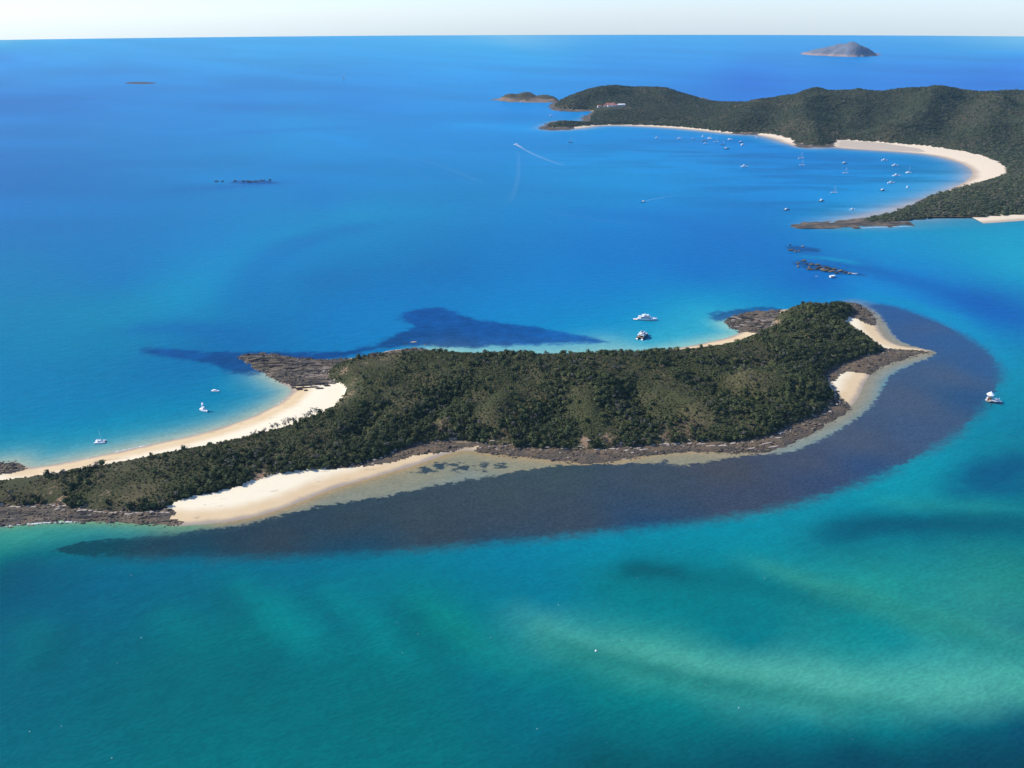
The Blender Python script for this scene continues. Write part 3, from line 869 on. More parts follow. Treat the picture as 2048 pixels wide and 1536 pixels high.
# sandbars and deeper channels: (polyline, half width m, colour, strength)
BARS = [([(1060, 1240), (1150, 1285), (1300, 1318), (1450, 1345), (1650, 1378), (1850, 1388), (2100, 1375)], 13, (84, 180, 170), .6),
    ([(1075, 1268), (1160, 1305), (1300, 1338), (1440, 1368), (1620, 1402), (1800, 1420)], 7, (14, 118, 122), .55),
    ([(470, 1160), (510, 1205), (560, 1250), (620, 1290)], 10, (24, 146, 156), .5), ([(440, 1170), (480, 1220), (520, 1275), (540, 1330)], 9, (10, 100, 118), .45),
    ([(640, 1170), (700, 1220), (760, 1270), (820, 1330)], 8, (20, 140, 150), .35), ([(600, 1180), (660, 1230), (720, 1290)], 7, (8, 100, 122), .35), ([(840, 1180), (880, 1240), (960, 1290), (1060, 1350)], 10, (26, 146, 142), .4), ([(800, 1200), (840, 1260), (900, 1300)], 9, (12, 98, 116), .4),
    ([(320, 1210), (360, 1250), (400, 1300)], 9, (18, 130, 142), .35), ([(60, 1240), (70, 1290), (60, 1340)], 10, (20, 128, 136), .3), ([(110, 1260), (110, 1310), (90, 1350)], 9, (8, 92, 112), .4),
    ([(1500, 1120), (1600, 1160), (1750, 1205), (1900, 1255), (2060, 1290)], 10, (62, 160, 146), .45), ([(1340, 1150), (1480, 1162), (1600, 1188), (1730, 1225)], 10, (14, 104, 122), .45), ([(1680, 1190), (1800, 1220), (1920, 1275), (2060, 1310)], 8, (28, 132, 138), .4),
    ([(1750, 1000), (1830, 1015), (1950, 1012), (2060, 1020)], 8, (40, 150, 160), .5), ([(1630, 1082), (1700, 1060), (1780, 1047), (1900, 1046), (2080, 1048)], 12, (18, 88, 120), .72),
    ([(1930, 972), (2000, 940), (2080, 915)], 14, (18, 86, 136), .65), ([(1240, 1142), (1285, 1136), (1320, 1142), (1375, 1150)], 8, (14, 84, 104), .6), ([(1900, 990), (1960, 975), (2060, 965)], 9, (22, 100, 142), .5),
    ([(1690, 520), (1800, 555), (1920, 595), (2060, 640)], 26, (24, 108, 192), .55), ([(1730, 590), (1860, 620), (1960, 665), (2020, 740)], 14, (38, 150, 200), .55), ([(1600, 500), (1660, 525), (1760, 545)], 14, (42, 100, 180), .45), ([(1600, 512), (1660, 517), (1720, 528)], 8, (52, 170, 215), .5),
    ([(340, 640), (420, 570), (500, 510), (600, 460), (720, 430), (860, 425)], 38, (38, 152, 208), .4), ([(480, 620), (500, 560), (560, 500), (660, 462), (760, 450)], 28, (24, 116, 194), .4), ([(540, 545), (620, 505), (720, 470)], 22, (34, 142, 208), .35),
    ([(250, 660), (330, 655), (420, 660), (520, 690)], 20, (22, 112, 186), .5), ([(330, 380), (480, 372), (600, 362)], 26, (44, 120, 196), .5), ([(1130, 425), (1300, 430), (1450, 470), (1570, 520)], 40, (28, 122, 208), .35),
    ([(560, 262), (680, 275), (720, 295)], 40, (70, 156, 236), .4), ([(900, 250), (1000, 252), (1080, 262)], 60, (72, 168, 244), .45), ([(500, 322), (600, 332)], 30, (58, 148, 232), .3), ([(420, 270), (540, 262), (700, 255)], 40, (44, 126, 218), .3)]
for pl, hw, rgb, st in BARS:
    P = np.array([unproj(a, b)[:2] for a, b in pl])
    P = chaikin(P, 2, False)
    bb = (wx > P[:, 0].min() - hw * 5) & (wx < P[:, 0].max() + hw * 5) & (wy > P[:, 1].min() - hw * 5) & (wy < P[:, 1].max() + hw * 5)
    d, tt = line_dist(wx[bb], wy[bb], P)
    d = d + (fbm(wx[bb] / (hw * 2.5), wy[bb] / (hw * 2.5), 55, 3) - .5) * hw * 1.2
    a = np.exp(-np.clip(d, 0, None) ** 2 / (2 * hw * hw)) * min(.9, st * 1.15) * np.sin(np.clip(tt * 0.92 + 0.04, 0, 1) * math.pi) ** 0.5
    wcol[bb] = lay(wcol[bb], a, rgb)

# bands of slick and darker water in the far bay and open sea
streak = fbm(wx / 520 + wy / 900, wy / (30 + wy * .022), 201, 4) - 0.5
wcol *= (1 + np.clip(streak, -.25, .18) * 0.28 * sstep(1100, 2200, RR.ravel()) * (1 - 0.6 * sstep(7000, 14000, RR.ravel())))[:, None]
bay = np.clip(blob([(1600, 380, 260), (1750, 370, 260), (1700, 410, 160), (1850, 350, 200), (1400, 310, 350), (1550, 330, 320)]) * 1.2, 0, 1)
st2 = fbm(wx / 160 + wy / 300, wy / 34, 33, 3) - .5
wcol *= (1 + bay * np.clip(st2, -.22, .12) * 0.75)[:, None]

# weed and reef under the water
REEF = poly([(98, 1104), (150, 1085), (240, 1077), (330, 1070), (400, 1060), (480, 1052), (560, 1031), (640, 1012), (720, 1001), (800, 987), (870, 970), (950, 958), (1040, 942), (1110, 931), (1160, 928), (1240, 928), (1310, 926), (1380, 932), (1450, 916), (1510, 909), (1570, 908), (1625, 888),
    (1700, 848), (1745, 812), (1766, 775), (1778, 752), (1810, 735), (1868, 712), (1872, 702), (1825, 694), (1790, 676), (1775, 652), (1755, 624), (1728, 608), (1780, 610), (1840, 630), (1900, 655), (1950, 685), (1985, 710), (2003, 745), (1993, 778), (1972, 808), (1948, 837), (1900, 876), (1830, 916),
    (1750, 955), (1650, 990), (1550, 1017), (1450, 1035), (1350, 1048), (1200, 1062), (1100, 1074), (980, 1084), (850, 1096), (700, 1108), (550, 1113), (400, 1115), (250, 1114), (150, 1110)])
WEED = [poly([(795, 632), (820, 620), (862, 613), (905, 620), (945, 638), (1000, 645), (1080, 655), (1150, 668), (1228, 684), (1180, 687), (1050, 690), (960, 694), (880, 696), (840, 690), (780, 697), (740, 701), (700, 712), (640, 720), (600, 712), (660, 704), (700, 703), (720, 696), (760, 686), (780, 672), (808, 662), (826, 650), (805, 642)]),
        poly([(275, 699), (330, 694), (400, 703), (470, 706), (540, 702), (620, 705), (690, 706), (700, 716), (600, 722), (530, 745), (490, 749), (450, 745), (440, 733), (400, 724), (350, 717), (300, 710)]),
        poly([(1420, 625), (1480, 617), (1540, 612), (1560, 622), (1480, 630), (1450, 642), (1420, 640)]), poly([(1560, 520), (1620, 520), (1700, 538), (1760, 552), (1690, 556), (1600, 540)]), poly([(1550, 492), (1600, 488), (1660, 500), (1640, 508), (1580, 506)]),
        poly([(430, 366), (490, 358), (560, 361), (580, 367), (500, 371)])]
REEF = chaikin(REEF, 1)
reef = np.full(wx.shape, -200.0)
reef[nearb] = sdf(wx[nearb], wy[nearb], REEF)
weedm = (wy < 2600)
weed = np.full(wx.shape, -200.0)
for Wd in WEED:
    weed[weedm] = np.maximum(weed[weedm], sdf(wx[weedm], wy[weedm], chaikin(Wd, 1)) - (9.0 if len(Wd) == 6 or len(Wd) == 5 else 0.0))
patch = blob([(850, 940, 14), (880, 932, 16), (920, 935, 18), (960, 932, 16), (1000, 930, 12), (835, 945, 10), (1330, 926, 9)])
reef = np.maximum(reef, -9.0 + patch * 10.5 - 200 * (patch < 0.1))
foot = np.clip(reef, -60, 60)
outer = np.clip(blob([(300, 1125, 40), (500, 1125, 40), (700, 1122, 40), (900, 1105, 40), (1100, 1085, 40), (1300, 1062, 40), (1450, 1045, 40), (1600, 1015, 40), (1750, 965, 40), (1900, 885, 40), (1975, 815, 36), (2010, 745, 36), (1960, 680, 40), (1850, 625, 45), (1750, 600, 40)]) * 1.5, 0, 1)
rcol = near_color([(200, 1095, 28, 82, 102), (330, 1095, 44, 74, 94), (450, 1085, 50, 70, 88), (550, 1075, 56, 74, 90), (700, 1050, 58, 76, 90), (700, 1095, 42, 70, 96), (850, 1030, 64, 81, 94), (900, 1070, 58, 76, 92), (1000, 990, 66, 84, 96), (1000, 1050, 64, 80, 96), (1100, 950, 64, 86, 98), (1150, 1030, 62, 80, 98), (1300, 960, 66, 84, 102), (1300, 1020, 58, 80, 106), (1300, 1048, 32, 80, 124),
    (1450, 940, 74, 84, 100), (1500, 1000, 66, 82, 110), (1600, 920, 74, 88, 114), (1650, 970, 58, 82, 120), (1700, 880, 78, 96, 124), (1750, 940, 52, 86, 132), (1800, 800, 78, 100, 132), (1850, 870, 68, 96, 134), (1900, 750, 76, 102, 138), (1950, 800, 52, 94, 140), (1960, 740, 58, 102, 154), (1850, 660, 68, 102, 150), (1780, 630, 58, 102, 160), (1900, 680, 60, 104, 158), (1000, 1083, 36, 78, 110), (400, 1112, 18, 88, 118), (700, 1110, 18, 90, 124)], wx, wy)
weedcol = near_color([(850, 630, 28, 88, 165), (1000, 670, 32, 84, 162), (900, 680, 38, 82, 150), (780, 690, 36, 80, 145), (640, 712, 28, 78, 150), (500, 720, 30, 82, 145), (350, 705, 26, 94, 165), (1480, 622, 40, 96, 160), (1640, 535, 46, 96, 160), (500, 364, 60, 110, 180), (1150, 678, 30, 96, 180)], wx, wy)
full = np.concatenate([np.arange(0)])


# what haze and mirrored sky add, and how bright a white sea would look, measured at some dips (photo rows) and bearings
AIR_ROWS = [84, 100, 120, 150, 200, 260, 340, 440, 560, 700, 860, 1040, 1240, 1500]
AIR = np.array([[[0.123, 0.221, 0.401, 0.91, 0.99, 1.19], [0.106, 0.196, 0.357, 0.98, 1.06, 1.29], [0.098, 0.179, 0.326, 1.03, 1.11, 1.35], [0.089, 0.16, 0.286, 1.07, 1.15, 1.42], [0.077, 0.137, 0.241, 1.13, 1.21, 1.48], [0.065, 0.114, 0.202, 1.17, 1.26, 1.55], [0.052, 0.09, 0.16, 1.22, 1.31, 1.61], [0.038, 0.067, 0.122, 1.26, 1.35, 1.66], [0.027, 0.048, 0.088, 1.3, 1.4, 1.72], [0.018, 0.032, 0.059, 1.33, 1.43, 1.76], [0.011, 0.021, 0.039, 1.36, 1.46, 1.8], [0.007, 0.013, 0.025, 1.37, 1.47, 1.81], [0.005, 0.009, 0.018, 1.39, 1.49, 1.83], [0.004, 0.007, 0.013, 1.39, 1.49, 1.84]], [[0.094, 0.18, 0.329, 0.96, 1.04, 1.27], [0.086, 0.163, 0.297, 1.02, 1.1, 1.33], [0.078, 0.146, 0.267, 1.06, 1.13, 1.38], [0.069, 0.128, 0.231, 1.1, 1.18, 1.44], [0.058, 0.106, 0.191, 1.15, 1.23, 1.51], [0.048, 0.087, 0.156, 1.19, 1.28, 1.58], [0.036, 0.066, 0.122, 1.24, 1.33, 1.63], [0.026, 0.048, 0.087, 1.29, 1.38, 1.7], [0.017, 0.031, 0.059, 1.32, 1.42, 1.74], [0.01, 0.02, 0.038, 1.35, 1.45, 1.79], [0.006, 0.012, 0.025, 1.36, 1.46, 1.8], [0.004, 0.009, 0.017, 1.39, 1.49, 1.83], [0.003, 0.006, 0.012, 1.39, 1.49, 1.84], [0.003, 0.005, 0.01, 1.39, 1.49, 1.84]], [[0.09, 0.175, 0.326, 0.95, 1.03, 1.26], [0.083, 0.16, 0.295, 1.0, 1.08, 1.31], [0.076, 0.144, 0.265, 1.04, 1.12, 1.37], [0.069, 0.128, 0.232, 1.08, 1.16, 1.43], [0.061, 0.111, 0.201, 1.208, 1.292, 1.586], [0.05, 0.091, 0.164, 1.25, 1.344, 1.659], [0.038, 0.069, 0.128, 1.302, 1.397, 1.712], [0.027, 0.05, 0.094, 1.27, 1.37, 1.67], [0.019, 0.036, 0.068, 1.31, 1.4, 1.73], [0.012, 0.023, 0.045, 1.34, 1.44, 1.78], [0.008, 0.015, 0.03, 1.36, 1.46, 1.8], [0.005, 0.01, 0.02, 1.38, 1.48, 1.82], [0.004, 0.008, 0.015, 1.38, 1.48, 1.83], [0.003, 0.006, 0.011, 1.39, 1.49, 1.84]]])


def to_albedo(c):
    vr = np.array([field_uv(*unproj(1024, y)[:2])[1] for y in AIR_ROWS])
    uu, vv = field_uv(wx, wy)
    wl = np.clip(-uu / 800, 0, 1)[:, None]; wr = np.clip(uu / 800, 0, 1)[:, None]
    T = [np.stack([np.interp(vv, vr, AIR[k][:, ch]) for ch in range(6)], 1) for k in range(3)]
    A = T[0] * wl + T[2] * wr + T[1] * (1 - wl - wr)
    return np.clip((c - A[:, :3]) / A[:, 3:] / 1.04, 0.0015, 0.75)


nr, na = RR.shape
j, i = np.meshgrid(np.arange(na - 1), np.arange(nr - 1)); q = i * na + j
WQ = np.stack([q, q + na, q + na + 1, q + 1], -1).reshape(-1, 4)
# no hidden water far inside the land
WV = np.stack([wx, wy, np.zeros_like(wx)], 1)
inland = np.minimum(dI, dF)
qi = inland[WQ].max(1)
WQ = WQ[qi > -60]
u, inv = np.unique(WQ.ravel(), return_inverse=True)
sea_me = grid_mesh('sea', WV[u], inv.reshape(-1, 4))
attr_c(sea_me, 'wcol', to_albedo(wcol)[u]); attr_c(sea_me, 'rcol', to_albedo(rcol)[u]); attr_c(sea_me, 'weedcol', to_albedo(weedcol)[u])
attr_f(sea_me, 'reef', np.clip(reef, -60, 60)[u]); attr_f(sea_me, 'weed', np.clip(weed, -60, 60)[u]); attr_f(sea_me, 'outer', outer[u])


def mat_sea():
    t = NT('sea_water')
    p = t.pos()
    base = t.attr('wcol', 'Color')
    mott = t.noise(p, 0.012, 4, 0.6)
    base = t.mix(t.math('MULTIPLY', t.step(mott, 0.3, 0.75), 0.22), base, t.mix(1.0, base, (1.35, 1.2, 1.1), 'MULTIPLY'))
    # weed behind the island, soft edged
    e1 = t.noise(p, 0.06, 5, 0.65)
    wd = t.math('ADD', t.attr('weed'), t.math('MULTIPLY', t.math('SUBTRACT', e1, 0.5), 34.0))
    wm = t.noise(p, 0.05, 5, 0.7)
    wc = t.mix(t.step(wm, 0.35, 0.68), t.mix(1.0, t.attr('weedcol', 'Color'), (0.75, 0.78, 0.82), 'MULTIPLY'), t.mix(1.0, t.attr('weedcol', 'Color'), (1.35, 1.3, 1.22), 'MULTIPLY'))
    base = t.mix(t.math('MULTIPLY', t.step(wd, -6.0, 7.0), 0.88), base, wc)
    # reef flat with ragged inner edge
    e2 = t.noise(t.pos((0.12, 0.17, 0.1)), 1.0, 6, 0.68)
    rf = t.math('ADD', t.attr('reef'), t.math('MULTIPLY', t.math('SUBTRACT', e2, 0.5), 22.0))
    soft = t.step(rf, -13.0, 9.0); crisp = t.step(rf, -1.2, 1.4)
    mx = t.n('ShaderNodeMix', data_type='FLOAT')
    t.l(t.attr('outer'), mx.inputs['Factor']); t.l(crisp, mx.inputs['A']); t.l(soft, mx.inputs['B'])
    rmask = mx.outputs[0]
    r1 = t.noise(p, 0.45, 4, 0.7); r2 = t.noise(p, 0.02, 4, 0.6)
    rc = t.attr('rcol', 'Color')
    rc = t.mix(t.step(r1, 0.32, 0.72), t.mix(1.0, rc, (0.80, 0.80, 0.82), 'MULTIPLY'), t.mix(1.0, rc, (1.22, 1.2, 1.18), 'MULTIPLY'))
    rc = t.mix(t.math('MULTIPLY', t.step(r2, 0.5, 0.75), 0.35), rc, t.mix(1.0, rc, (1.25, 1.2, 1.12), 'MULTIPLY'))
    dots = t.step(t.noise(p, 0.33, 2, 0.5), 0.71, 0.76)
    rc = t.mix(t.math('MULTIPLY', dots, 0.22), rc, (0.14, 0.15, 0.15))
    col = t.mix(rmask, base, rc)
    # wind ripples
    w1 = t.noise(t.pos((0.26, 0.52, 0.3), 0.45), 1.0, 3, 0.6)
    w2 = t.noise(t.pos((0.06, 0.13, 0.1), 0.42), 1.0, 3, 0.55)
    h = t.math('ADD', t.math('MULTIPLY', w1, 0.55), w2)
    calm = t.math('SUBTRACT', 1.0, t.math('MULTIPLY', rmask, 0.6))
    bn = t.n('ShaderNodeBump'); bn.inputs['Distance'].default_value = 0.5
    t.l(calm, bn.inputs['Strength']); t.l(h, bn.inputs['Height'])
    # ripple light and shade put into the colour: crests paler, troughs darker
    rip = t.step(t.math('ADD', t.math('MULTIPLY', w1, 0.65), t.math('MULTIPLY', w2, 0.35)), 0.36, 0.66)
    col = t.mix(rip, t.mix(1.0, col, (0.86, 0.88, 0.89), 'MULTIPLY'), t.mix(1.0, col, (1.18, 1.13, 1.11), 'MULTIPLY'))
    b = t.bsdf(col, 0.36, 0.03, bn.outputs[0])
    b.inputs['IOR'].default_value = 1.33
    return t.m


sea = mesh_obj('sea', sea_me, mat_sea())
tag(sea, 'open sea, teal over sand in front and deep blue towards the horizon', 'sea', kind='structure')

# air
_hz = NT('haze_air')
_pv = _hz.n('ShaderNodeVolumePrincipled')
_pv.inputs['Color'].default_value = (0.32, 0.65, 1.0, 1)
_pv.inputs['Density'].default_value = 1.75e-5
_pv.inputs['Anisotropy'].default_value = 0.0
_hz.l(_pv.outputs[0], _hz.out.inputs['Volume'])
B = 16400.0
hv = [(x, y, z) for z in (-30.0, CAM_H + 235) for x, y in ((-B, -2500), (B, -2500), (B, B), (-B, B))]
hz_me = make_mesh('haze', hv, [(3, 2, 1, 0), (4, 5, 6, 7), (0, 1, 5, 4), (1, 2, 6, 5), (2, 3, 7, 6), (3, 0, 4, 7)])
haze = mesh_obj('haze', hz_me, _hz.m)
tag(haze, 'thin pale blue sea haze over the whole bay', 'haze', kind='stuff')
#--OBJECTS--

# ------------------------------------------------------------------ scatter helper
def scatter(name, pts, rz, scl, idx, protos, label, cat):
    """many small copies as one object of stuff (geometry nodes)"""
    col = bpy.data.collections.new(name + '_kinds')
    for k, p in enumerate(protos):
        col.objects.link(p)
    me = bpy.data.meshes.new(name)
    pts = np.asarray(pts, np.float32)
    me.vertices.add(len(pts)); me.vertices.foreach_set('co', pts.ravel())
    attr_f(me, 'rz', rz)
    a = me.attributes.new('scl', 'FLOAT_VECTOR', 'POINT'); a.data.foreach_set('vector', np.asarray(scl, np.float32).ravel())
    a = me.attributes.new('idx', 'INT', 'POINT'); a.data.foreach_set('value', np.asarray(idx, np.int32))
    o = link(bpy.data.objects.new(name, me))
    g = bpy.data.node_groups.new(name, 'GeometryNodeTree')
    g.interface.new_socket('Geometry', in_out='INPUT', socket_type='NodeSocketGeometry')
    g.interface.new_socket('Geometry', in_out='OUTPUT', socket_type='NodeSocketGeometry')
    N = g.nodes; L = g.links
    gi = N.new('NodeGroupInput'); go = N.new('NodeGroupOutput')
    ci = N.new('GeometryNodeCollectionInfo'); ci.inputs['Collection'].default_value = col
    ci.inputs['Separate Children'].default_value = True; ci.inputs['Reset Children'].default_value = True
    iop = N.new('GeometryNodeInstanceOnPoints'); iop.inputs['Pick Instance'].default_value = True

    def na(nm, typ):
        n = N.new('GeometryNodeInputNamedAttribute'); n.data_type = typ; n.inputs['Name'].default_value = nm
        return [x for x in n.outputs if x.enabled][0]
    cx = N.new('ShaderNodeCombineXYZ'); L.new(na('rz', 'FLOAT'), cx.inputs[2])
    L.new(gi.outputs[0], iop.inputs['Points']); L.new(ci.outputs[0], iop.inputs['Instance'])
    L.new(na('idx', 'INT'), iop.inputs['Instance Index']); L.new(cx.outputs[0], iop.inputs['Rotation'])
    L.new(na('scl', 'FLOAT_VECTOR'), iop.inputs['Scale']); L.new(iop.outputs[0], go.inputs[0])
    m = o.modifiers.new('scatter', 'NODES'); m.node_group = g
    return tag(o, label, cat, kind='stuff')


# ------------------------------------------------------------------ scrub and trees
def mat_leaf(name, c0, c1, rough=0.75):
    t = NT(name)
    oi = t.n('ShaderNodeObjectInfo')
    n = t.noise(t.n('ShaderNodeTexCoord').outputs['Object'], 3.0, 2)
    f = t.math('ADD', t.math('MULTIPLY', oi.outputs['Random'], 0.75), t.math('MULTIPLY', n, 0.25))
    t.bsdf(t.mix(f, c0, c1), rough, 0.15)
    return t.m


M_LEAF = [mat_leaf('leaf_dark', (0.027, 0.038, 0.015), (0.070, 0.085, 0.032)), mat_leaf('leaf_green', (0.058, 0.074, 0.024), (0.114, 0.126, 0.047)),
          mat_leaf('leaf_olive', (0.068, 0.073, 0.025), (0.132, 0.125, 0.049)), mat_leaf('leaf_grey', (0.085, 0.080, 0.060), (0.180, 0.165, 0.130)),
          mat_leaf('leaf_dry', (0.095, 0.072, 0.040), (0.190, 0.138, 0.080))]
M_FARLEAF = [mat_leaf('far_leaf_dark', (0.0437, 0.0594, 0.0307), (0.0643, 0.0806, 0.0409)), mat_leaf('far_leaf_green', (0.0740, 0.0920, 0.0447), (0.1017, 0.1153, 0.0581)), mat_leaf('far_leaf_grey', (0.1102, 0.1025, 0.0653), (0.1344, 0.1215, 0.0787))]
M_BARK = plain('bark', (0.11, 0.085, 0.065), 0.9, 0.1, 0.3)


def crown_mesh(name, seed, nleaf, size, flat, mat, base=0.25, sparse=False):
    """crown about one metre wide and one high: leaf clumps spread through uneven lobes round a dark heart"""
    r = np.random.default_rng(seed)
    V = []; F = []
    lobes = [(r.uniform(-.22, .22), r.uniform(-.22, .22), base + r.uniform(.25, .6) * (1 - base) * flat + .05, r.uniform(.2, .34)) for _ in range(6)]
    lobes.append((0, 0, base + .3 * flat, .34))
    if not sparse:
        n0, rings = 7, 3
        for k in range(rings + 1):
            for s in range(n0):
                a = 2 * math.pi * s / n0
                rad = 0.36 * math.sin(math.pi * (0.15 + 0.75 * k / rings)) * r.uniform(.8, 1.15)
                V.append((rad * math.cos(a), rad * math.sin(a), base * .5 + (0.62 * flat) * k / rings))
        for k in range(rings):
            for s in range(n0):
                F.append((k * n0 + s, k * n0 + (s + 1) % n0, (k + 1) * n0 + (s + 1) % n0, (k + 1) * n0 + s))
        F.append(tuple(range(rings * n0, rings * n0 + n0)))
    for i in range(nleaf):
        lx_, ly_, lz_, lr = lobes[r.integers(len(lobes))]
        d = r.normal(size=3); d[2] = abs(d[2]) * .9 + d[2] * .1; d /= np.linalg.norm(d)
        rr_ = lr * (r.uniform(.75, 1.1) if not sparse else r.uniform(.2, 1.15))
        c = np.array([lx_, ly_, lz_]) + d * rr_ * np.array([1, 1, flat])
        nrm = d + r.normal(size=3) * .45; nrm /= np.linalg.norm(nrm)
        u_ = np.cross(nrm, r.normal(size=3)); u_ /= np.linalg.norm(u_); w_ = np.cross(nrm, u_)
        s = size * r.uniform(.6, 1.3)
        b0 = len(V)
        for q in range(5):
            a = 2 * math.pi * q / 5
            k = s * r.uniform(.6, 1.1)
            V.append(tuple(c + u_ * math.cos(a) * k + w_ * math.sin(a) * k + nrm * r.normal() * s * .15))
        F.append((b0, b0 + 1, b0 + 2)); F.append((b0, b0 + 2, b0 + 3)); F.append((b0, b0 + 3, b0 + 4))
    me = make_mesh(name, V, F)
    me.materials.append(mat)
    return me


def trunk_mesh(name, seed):
    r = np.random.default_rng(seed)
    V = []; F = []

    def limb(p, q, r0, r1):
        p = np.array(p); q = np.array(q); b = len(V)
        for (c, rad) in ((p, r0), (q, r1)):
            for s in range(5):
                a = 2 * math.pi * s / 5
                V.append((c[0] + rad * math.cos(a), c[1] + rad * math.sin(a), c[2]))
        for s in range(5):
            F.append((b + s, b + (s + 1) % 5, b + 5 + (s + 1) % 5, b + 5 + s))
    limb((0, 0, -0.12), (.02, .01, .32), .045, .03)
    for k in range(4):
        a = r.uniform(0, 6.28)
        limb((.02, .01, .28), (.24 * math.cos(a), .24 * math.sin(a), r.uniform(.5, .68)), .022, .008)
    me = make_mesh(name, V, F); me.materials.append(M_BARK)
    return me


CROWNS = []
for k in range(2): CROWNS.append(crown_mesh('crown_dark', 10 + k, 85, .085, .85, M_LEAF[0]))
for k in range(2): CROWNS.append(crown_mesh('crown_green', 20 + k, 80, .09, .75, M_LEAF[1]))
for k in range(2): CROWNS.append(crown_mesh('crown_olive', 30 + k, 75, .085, .6, M_LEAF[2], .12))
CROWNS.append(crown_mesh('crown_grey', 40, 60, .075, .8, M_LEAF[3], .3, True))
CROWNS.append(crown_mesh('crown_dry', 50, 60, .08, .6, M_LEAF[4], .12, True))
TRUNKS = [trunk_mesh('trunk', 3), trunk_mesh('trunk', 4)]

SP = 1.9
tx, ty = np.meshgrid(np.arange(gx[0], gx[-1], SP), np.arange(gy[0], gy[-1], SP))
tx = (tx + RNG.uniform(-.48, .48, tx.shape) * SP).ravel(); ty = (ty + RNG.uniform(-.48, .48, ty.shape) * SP).ravel()
tdv = lookup(GDV, tx, ty); tba = lookup(GBA, tx, ty)
n_big = fbm(tx / 46, ty / 46, 71, 4); n_mid = fbm(tx / 15, ty / 15, 81, 3)
dens = np.clip(1.02 - 1.5 * tba - 0.35 * sstep(.58, .72, n_big) - .25 * sstep(.58, .74, n_mid), 0.05, 1)
ok = (tdv > 0.6) & (np.abs(tx) < 640) & (RNG.uniform(0, 1, tx.shape) < dens)
tx, ty, tdv, tba, n_big, n_mid = (a[ok] for a in (tx, ty, tdv, tba, n_big, n_mid))
tz = ground_at(tx, ty)
n = len(tx)
# dark tall scrub in the hollows and along the near shore, low wind-shorn heath on the crests
lee = sstep(.38, .62, fbm(tx / 60 + 3, ty / 60, 131, 3)); near_edge = np.exp(-np.clip(tdv, 0, None) / 12)
gully = np.zeros(n); heath = np.zeros(n)
for pl, dep, wd in GULLIES:
    d, tt = line_dist(tx, ty, pl)
    w = np.exp(-(d / (wd * (1.0 if dep > 0 else 1.25))) ** 2)
    if dep > 0: gully = np.maximum(gully, w)
    else: heath = np.maximum(heath, w * sstep(-.05, .25, tt))
for a, b, r in ((60, 985, 34), (230, 975, 38), (330, 985, 22), (170, 985, 26), (720, 745, 34), (690, 770, 20), (1500, 850, 26), (1620, 800, 24), (1580, 690, 26), (1440, 860, 18)):
    q = unproj(a, b, 9); heath = np.maximum(heath, np.exp(-((tx - q[0]) ** 2 + (ty - q[1]) ** 2) / (r * r)))
heath = np.clip(heath * 1.3 - .45 * fbm(tx / 14, ty / 14, 231, 3) - near_edge * .8 - .5 * sstep(.5, .72, fbm(tx / 9 + 9, ty / 9, 311, 3)), 0, 1) * (1 - gully) * .8
slope_x = (ground_at(tx + 5, ty) - ground_at(tx - 5, ty)) / 10
treeness = np.clip(0.18 + .45 * lee + .5 * gully - .8 * heath + .75 * near_edge * (ty < np.interp(tx, mid_axis[:, 0], mid_axis[:, 1])) - .25 * sstep(22, 34, tz) - 0.9 * np.clip(slope_x, -.4, .4), 0.05, 1)
big = RNG.uniform(0, 1, n) < np.clip(treeness * .62 - .16, .02, .5)
wdt = np.where(big, RNG.uniform(3.6, 7.4, n), RNG.uniform(1.1, 3.3, n) * (0.8 + .5 * treeness) * (1 - .22 * heath))
hgt = wdt * np.where(big, RNG.uniform(.72, 1.0, n), RNG.uniform(.55, .85, n) * (1 - .15 * heath))
u_ = RNG.uniform(0, 1, n)
pd = np.clip(.20 + .55 * treeness, 0, .8); pg = .34 * (1 - pd) + .12; po = .42 * (1 - pd)
gz = sstep(.48, .66, fbm(tx / 26 + 50, ty / 26, 191, 3)) * .20
cls = np.where(u_ < pd, 0, np.where(u_ < pd + pg, 1, np.where(u_ < pd + pg + po, 2, 4)))
cls = np.where(RNG.uniform(0, 1, n) < gz + .035, 3, cls)
cls = np.where((heath > .3) & (RNG.uniform(0, 1, n) < .62), np.where(RNG.uniform(0, 1, n) < .55, 2, 1), cls)
cls = np.where((tba > .25) & (RNG.uniform(0, 1, n) < .6), 4, cls)
cidx = np.where(cls < 3, cls * 2 + RNG.integers(0, 2, n), cls + 3)
trz = RNG.uniform(0, 6.28, n)
# the trees that show largest are things of their own
slant = np.sqrt(tx ** 2 + ty ** 2 + (CAM_H - tz) ** 2)
vis = np.abs(tx / ty) < 0.62
score = np.where(vis & (cls != 4), np.maximum(wdt, hgt) / slant, 0)
order = np.argsort(-score)[:285]
single = np.zeros(n, bool); single[order] = True
PROT = [bpy.data.objects.new('scrub_kind_%d' % k, m) for k, m in enumerate(CROWNS)]
rest = ~single
scatter('scrub', np.stack([tx, ty, tz - .05 * hgt], 1)[rest], trz[rest], np.stack([wdt, wdt * RNG.uniform(.85, 1.15, n), hgt], 1)[rest], cidx[rest], PROT,
        'dense low green and grey scrub covering the near island from shore to crest', 'scrub')
x_a = unproj(330, 1000)[0]; x_b = unproj(840, 900)[0]; x_c = unproj(1300, 860)[0]
ZONES = ((110, 'at the far left of the island'), (330, 'above the dark rubble at lower left'), (450, 'behind the left end of the bright beach'), (560, 'behind the middle of the bright beach'), (700, 'behind the right end of the bright beach'), (840, 'above the dark stones beside the beach'), (1000, 'above the brown cobble bay'),
         (1120, 'left of the orange bank'), (1260, 'beside the orange bank'), (1370, 'above the middle pale slabs'), (1480, 'above the right-hand pale slabs'), (1600, 'on the first steep spur'), (9999, 'on the right-hand end of the island'))
KIND = {0: 'dark green', 1: 'mid green', 2: 'olive green', 3: 'silver grey'}
